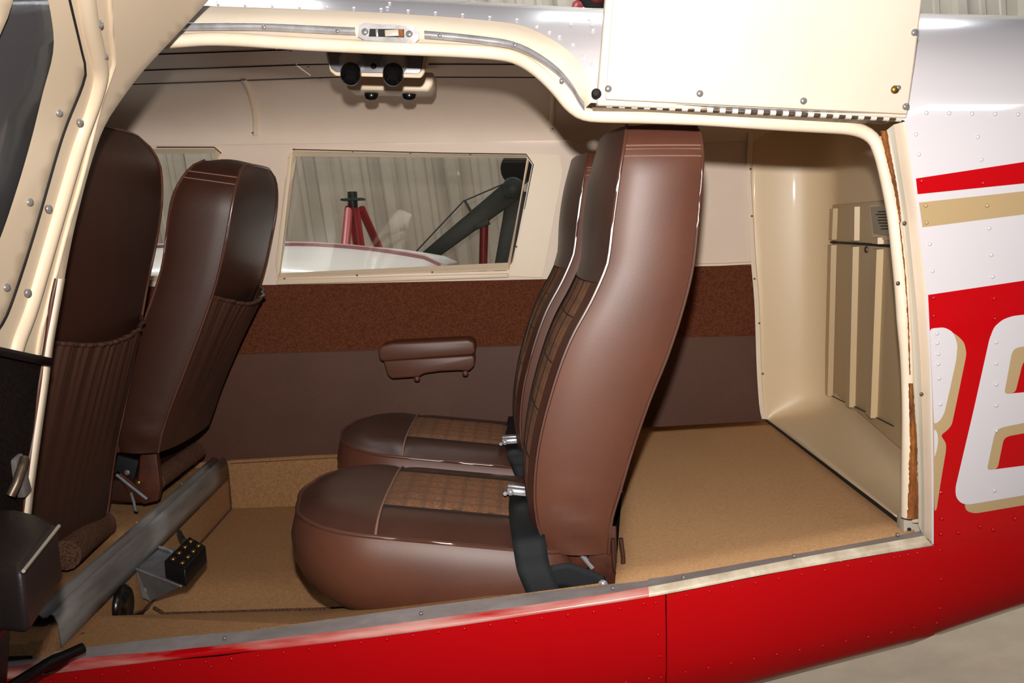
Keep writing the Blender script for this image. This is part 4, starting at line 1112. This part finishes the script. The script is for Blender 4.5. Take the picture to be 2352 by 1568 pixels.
glz = [(p.x, p.y) for p in cr([(90, -90), (118, 40), (122, 120), (98, 215), (72, 320), (40, 430), (0, 548), (-60, 690), (-110, 800)], 40)]
dpatch('frame_panel', sil[:34]+[(110, 818), (-60, 792), (-40, 800)][:2]+seam[::-1][2:], 'cream_plastic', .0)
dpatch('window_trim', [(a-3, b) for a, b in seam]+[(p[0], p[1]) for p in glz[::-1]], 'cream_plastic', .004)
tube('frame_gap', [D(a-1, b, .003) for a, b in seam], .0022, 'gap_dark', d2, seg=6)
dpatch('door_glass', glz+[(-700, 800), (-700, -90)], 'door_glass', -.012, 70, .004)
for (a, b) in ((230, 55), (241, 128), (185, 281), (113, 479), (65, 672)): 
    screw(D(a, b, .010), (1, -.5, 0), .0052, d2)
for (a, b) in ((137, 259), (69, 464), (16, 660)): screw(D(a, b, .006), (1, -.5, 0), .0052, d2)
# press line on the frame
tube('frame_bead', [D(a, b, .0015) for a, b in cr([(250, -60), (255, 40), (262, 135), (258, 160), (228, 250), (190, 400), (150, 540), (112, 690), (92, 770), (84, 822)], 40)], .0030, 'cream_plastic', d2, seg=6)
tube('frame_roll', [D(a, b, -.002) for a, b in cr([(190, -60), (202, 40), (222, 130), (228, 165), (214, 225), (172, 345), (116, 535), (66, 705), (38, 780), (28, 818)], 50)], .0125, 'cream_plastic', d2, seg=14)
dpatch('window_trim', [(-160, -90), (58, -90), (18, 40), (-30, 150), (-90, 270), (-260, 420), (-300, 300)], 'cream_plastic', .004)
# hinge-side edge strip with its seal
es = cr([(150, 640), (132, 740), (122, 800), (112, 880), (98, 980), (80, 1110), (72, 1180), (60, 1260)], 40)
rows = [[D(p.x+dx, p.y, of) for p in es] for dx, of in ((-22-0, -.002), (-16, .010), (-4, .010), (0, -.004))]
grid('edge_strip', rows, 'cream_paint', d2)
tube('edge_seal', [D(p.x-20-2*math.sin(i*.5), p.y, .006) for i, p in enumerate(es)], .0035, 'rust_brown', d2, seg=6)
dpatch('carpet_panel', [(-700, 640), (-60, 800), (0, 812), (106, 836), (92, 940), (76, 1040), (60, 1150), (54, 1200), (-700, 1500)], 'carpet_dark', .006, 60, .008)
rows = [[D(a, b+dy, .010) for a, b in ((-500, 690), (-200, 755), (0, 797), (50, 808), (106, 820))] for dy in (0, 20)]
o = grid('panel_ledge', rows, 'black_rubber', d2, solid=.008); 
dpatch('lower_panel', [(54, 1200), (40, 1320), (26, 1430), (10, 1620), (-700, 1900), (-700, 1500)], 'leather_black', .004, 70, .008)
hd = tube('door_handle', [D(56, 1052, .018), D(50, 1075, .022), D(38, 1110, .022), D(24, 1138, .018)], .0065, 'hinge_dark', d2, seg=10)
box('handle_plate', D(46, 1092, .010), (.012, .022, .060), 'steel_screw', d2, bevel=.003, rot=Matrix.Rotation(math.radians(14), 3, 'X'))
# padded armrest
ya0 = -.06
def AR(px, py, d): return P(px, py, -1.4+d)
top4 = [AR(-420, 1235, .95), AR(-80, 1150, 1.16), AR(60, 1168, 1.22), AR(132, 1196, 1.22), AR(94, 1250, 1.08), AR(50, 1306, .98), AR(-60, 1306, .92), AR(-480, 1420, .70)]
zt2_ = sum(p.z for p in top4)/len(top4)
def AZ(px, py): return PZ(px, py, -.335)
ptop = [AZ(-300, 1180), AZ(40, 1166), AZ(100, 1180), AZ(133, 1200), AZ(50, 1306), AZ(-20, 1300), AZ(-420, 1320)]
V, F = prism_geo(ptop, (0, 0, -.075), .010)
am = mobj('armrest', V, F, 'leather_black', d2, angle=60); am['label'] = 'padded black-brown leather armrest'
tube('arm_piping', [AZ(133, 1202)+Vector((.001, 0, -.003)), AZ(92, 1254)+Vector((.001, 0, -.003)), AZ(51, 1305)+Vector((.001, 0, -.003))], .0022, 'channel_grey', am, seg=6)
low_ = [p.copy() for p in ptop]; cc = sum(low_, Vector())/len(low_)
V, F = prism_geo([p.lerp(cc, .22)+Vector((-.015, 0, -.07)) for p in ptop], (-.03, 0, -.05), .008)
mobj('arm_body', V, F, 'leather_black', am, angle=60)
# door check strut
st = tube('door_strut', [P(190, 1488, -.03), P(110, 1524, -.08), P(20, 1580, -.14), P(-120, 1660, -.28)], .009, 'black_plastic', None, seg=10)
tag(st, 'black door check strut reaching over the sill', 'strut')
lathe('strut_collar', [(.011, -.02), (.013, 0), (.011, .02)], P(125, 1521, -.047), P(190, 1493, .01)-P(110, 1528, -.06), 'black_rubber', st, seg=12)

# =================================================================== BEHIND THE AIRPLANE
# wing on the far side
wg = empty('airplane_wing', P(800, 640, 2.2), 'white wing on the far side seen low through the side window', 'wing')
top_ = [(-200, 600), (300, 572), (560, 566), (700, 565), (800, 571), (880, 580), (985, 598), (1010, 612)]
def wsec(y, dz): return [Vector((P(a, b, 2.0).x, y, P(a, b, 2.0).z+dz)) for a, b in cr(top_, 30)]
rows = [wsec(y, dz) for y, dz in ((1.24, -.10), (1.6, -.03), (2.0, 0), (2.5, -.005), (3.0, -.02))]
o = grid('wing_skin', rows, 'wing_white', wg, solid=.02, off=-1); fix_normals(o, (-.5, 2, 5))
tube('wing_tip_edge', [p+Vector((0, 0, .004)) for p in wsec(2.02, .0)], .012, 'wing_edge', wg, seg=8)
# red tripod jack
jk = empty('tripod_jack', hang((-.95, 3.35, -1.4)), 'red three-legged aircraft jack seen through the side window', 'jack')
yj = 3.3
ap = P(810, 470, yj)
for a, b, dy in ((793, 572, -.25), (826, 575, -.02), (880, 590, .25)):
    e = P(a, b, yj+dy); s = ap+Vector(((a-818)*.0006, dy*.12, -.02)); d = e-s
    tube('leg', [s, s+d*3.6], .030 if dy == -.02 else .022, 'jack_red', jk, seg=10)
tube('screw_post', [ap+Vector((0, 0, -.05)), P(809, 440, yj)], .025, 'hoist_green', jk, seg=10)
box('top_plate', P(811, 458, yj), (.11, .11, .012), 'hoist_green', jk, bevel=.003)
# engine hoist
eh = empty('engine_hoist', hang((.05, 3.3, -1.4)), 'dark green shop crane with red hydraulic ram seen through the side window', 'hoist')
yh = 3.3
prism('boom', [P(938, 606, yh), P(1158, 418, yh), P(1200, 425, yh), P(1205, 447, yh), P(985, 606, yh)], (0, .09, 0), 'hoist_green', eh, .004)
prism('mast', [P(1165, 440, yh+.02), P(1215, 440, yh+.02), P(1150, 700, yh+.02), P(1120, 700, yh+.02)], (0, .09, 0), 'hoist_green', eh, .004)
lathe('pivot_plate', [(.055, 0), (.055, .012), (.05, .016)], P(1178, 432, yh-.01), (0, -1, 0), 'hoist_green', eh, seg=20)
lathe('winch_drum', [(.085, -.05), (.085, .05)], P(1188, 388, yh+.05), (0, -1, 0), 'black_rubber', eh, seg=24)
tube('ram', [P(1112, 516, yh+.03), P(1107, 700, yh+.03)], .022, 'jack_red', eh, seg=12)
tube('ram_rod', [P(1117, 500, yh+.03), P(1112, 520, yh+.03)], .012, 'chrome', eh, seg=10)
prism('ram_lug', [P(1082, 520, yh), P(1120, 500, yh), P(1126, 515, yh), P(1090, 530, yh)], (0, .06, 0), 'hoist_green', eh, .003)
tube('cable', [P(942, 592, yh-.02), P(1064, 462, yh-.02), P(1166, 418, yh-.02)], .004, 'hoist_green', eh, seg=6)
prism('cable_stand', [P(1063, 458, yh-.01), P(1070, 460, yh-.01), P(1087, 488, yh-.01), P(1080, 490, yh-.01)], (0, .02, 0), 'hoist_green', eh, .001)
# odds and ends on the far wall above the roof
rd = empty('wall_fitting', P(1340, 20, 3.9), 'small red fitting with dark hose reel on the hangar wall above the roof', 'hose reel')
lathe('reel', [(.10, 0), (.12, .02), (.12, .09), (.10, .11)], P(1372, -8, 3.95), (0, -1, 0), 'black_rubber', rd, seg=24)
lathe('reel_hub', [(.04, 0), (.04, .02), (.02, .03)], P(1372, -8, 3.83), (0, -1, 0), 'jack_red', rd, seg=16)
lathe('red_cap', [(.055, -.05), (.055, .0), (.045, .03), (.02, .045)], P(1334, 18, 3.9), (0, 0, 1), 'jack_red', rd, seg=16)
bl = empty('blue_bundle', P(2370, 50, 3.9), 'dark blue bundle at the upper right above the tail', 'bundle')
v, f = prism_geo([P(2328, 46, 3.9), P(2362, 36, 3.9), P(2480, 30, 3.9), P(2480, 90, 3.9), P(2400, 75, 3.9), P(2345, 58, 3.9)], (0, .15, 0), .02)
mobj('folded_cloth', v, f, 'blue_cloth', bl, angle=60)
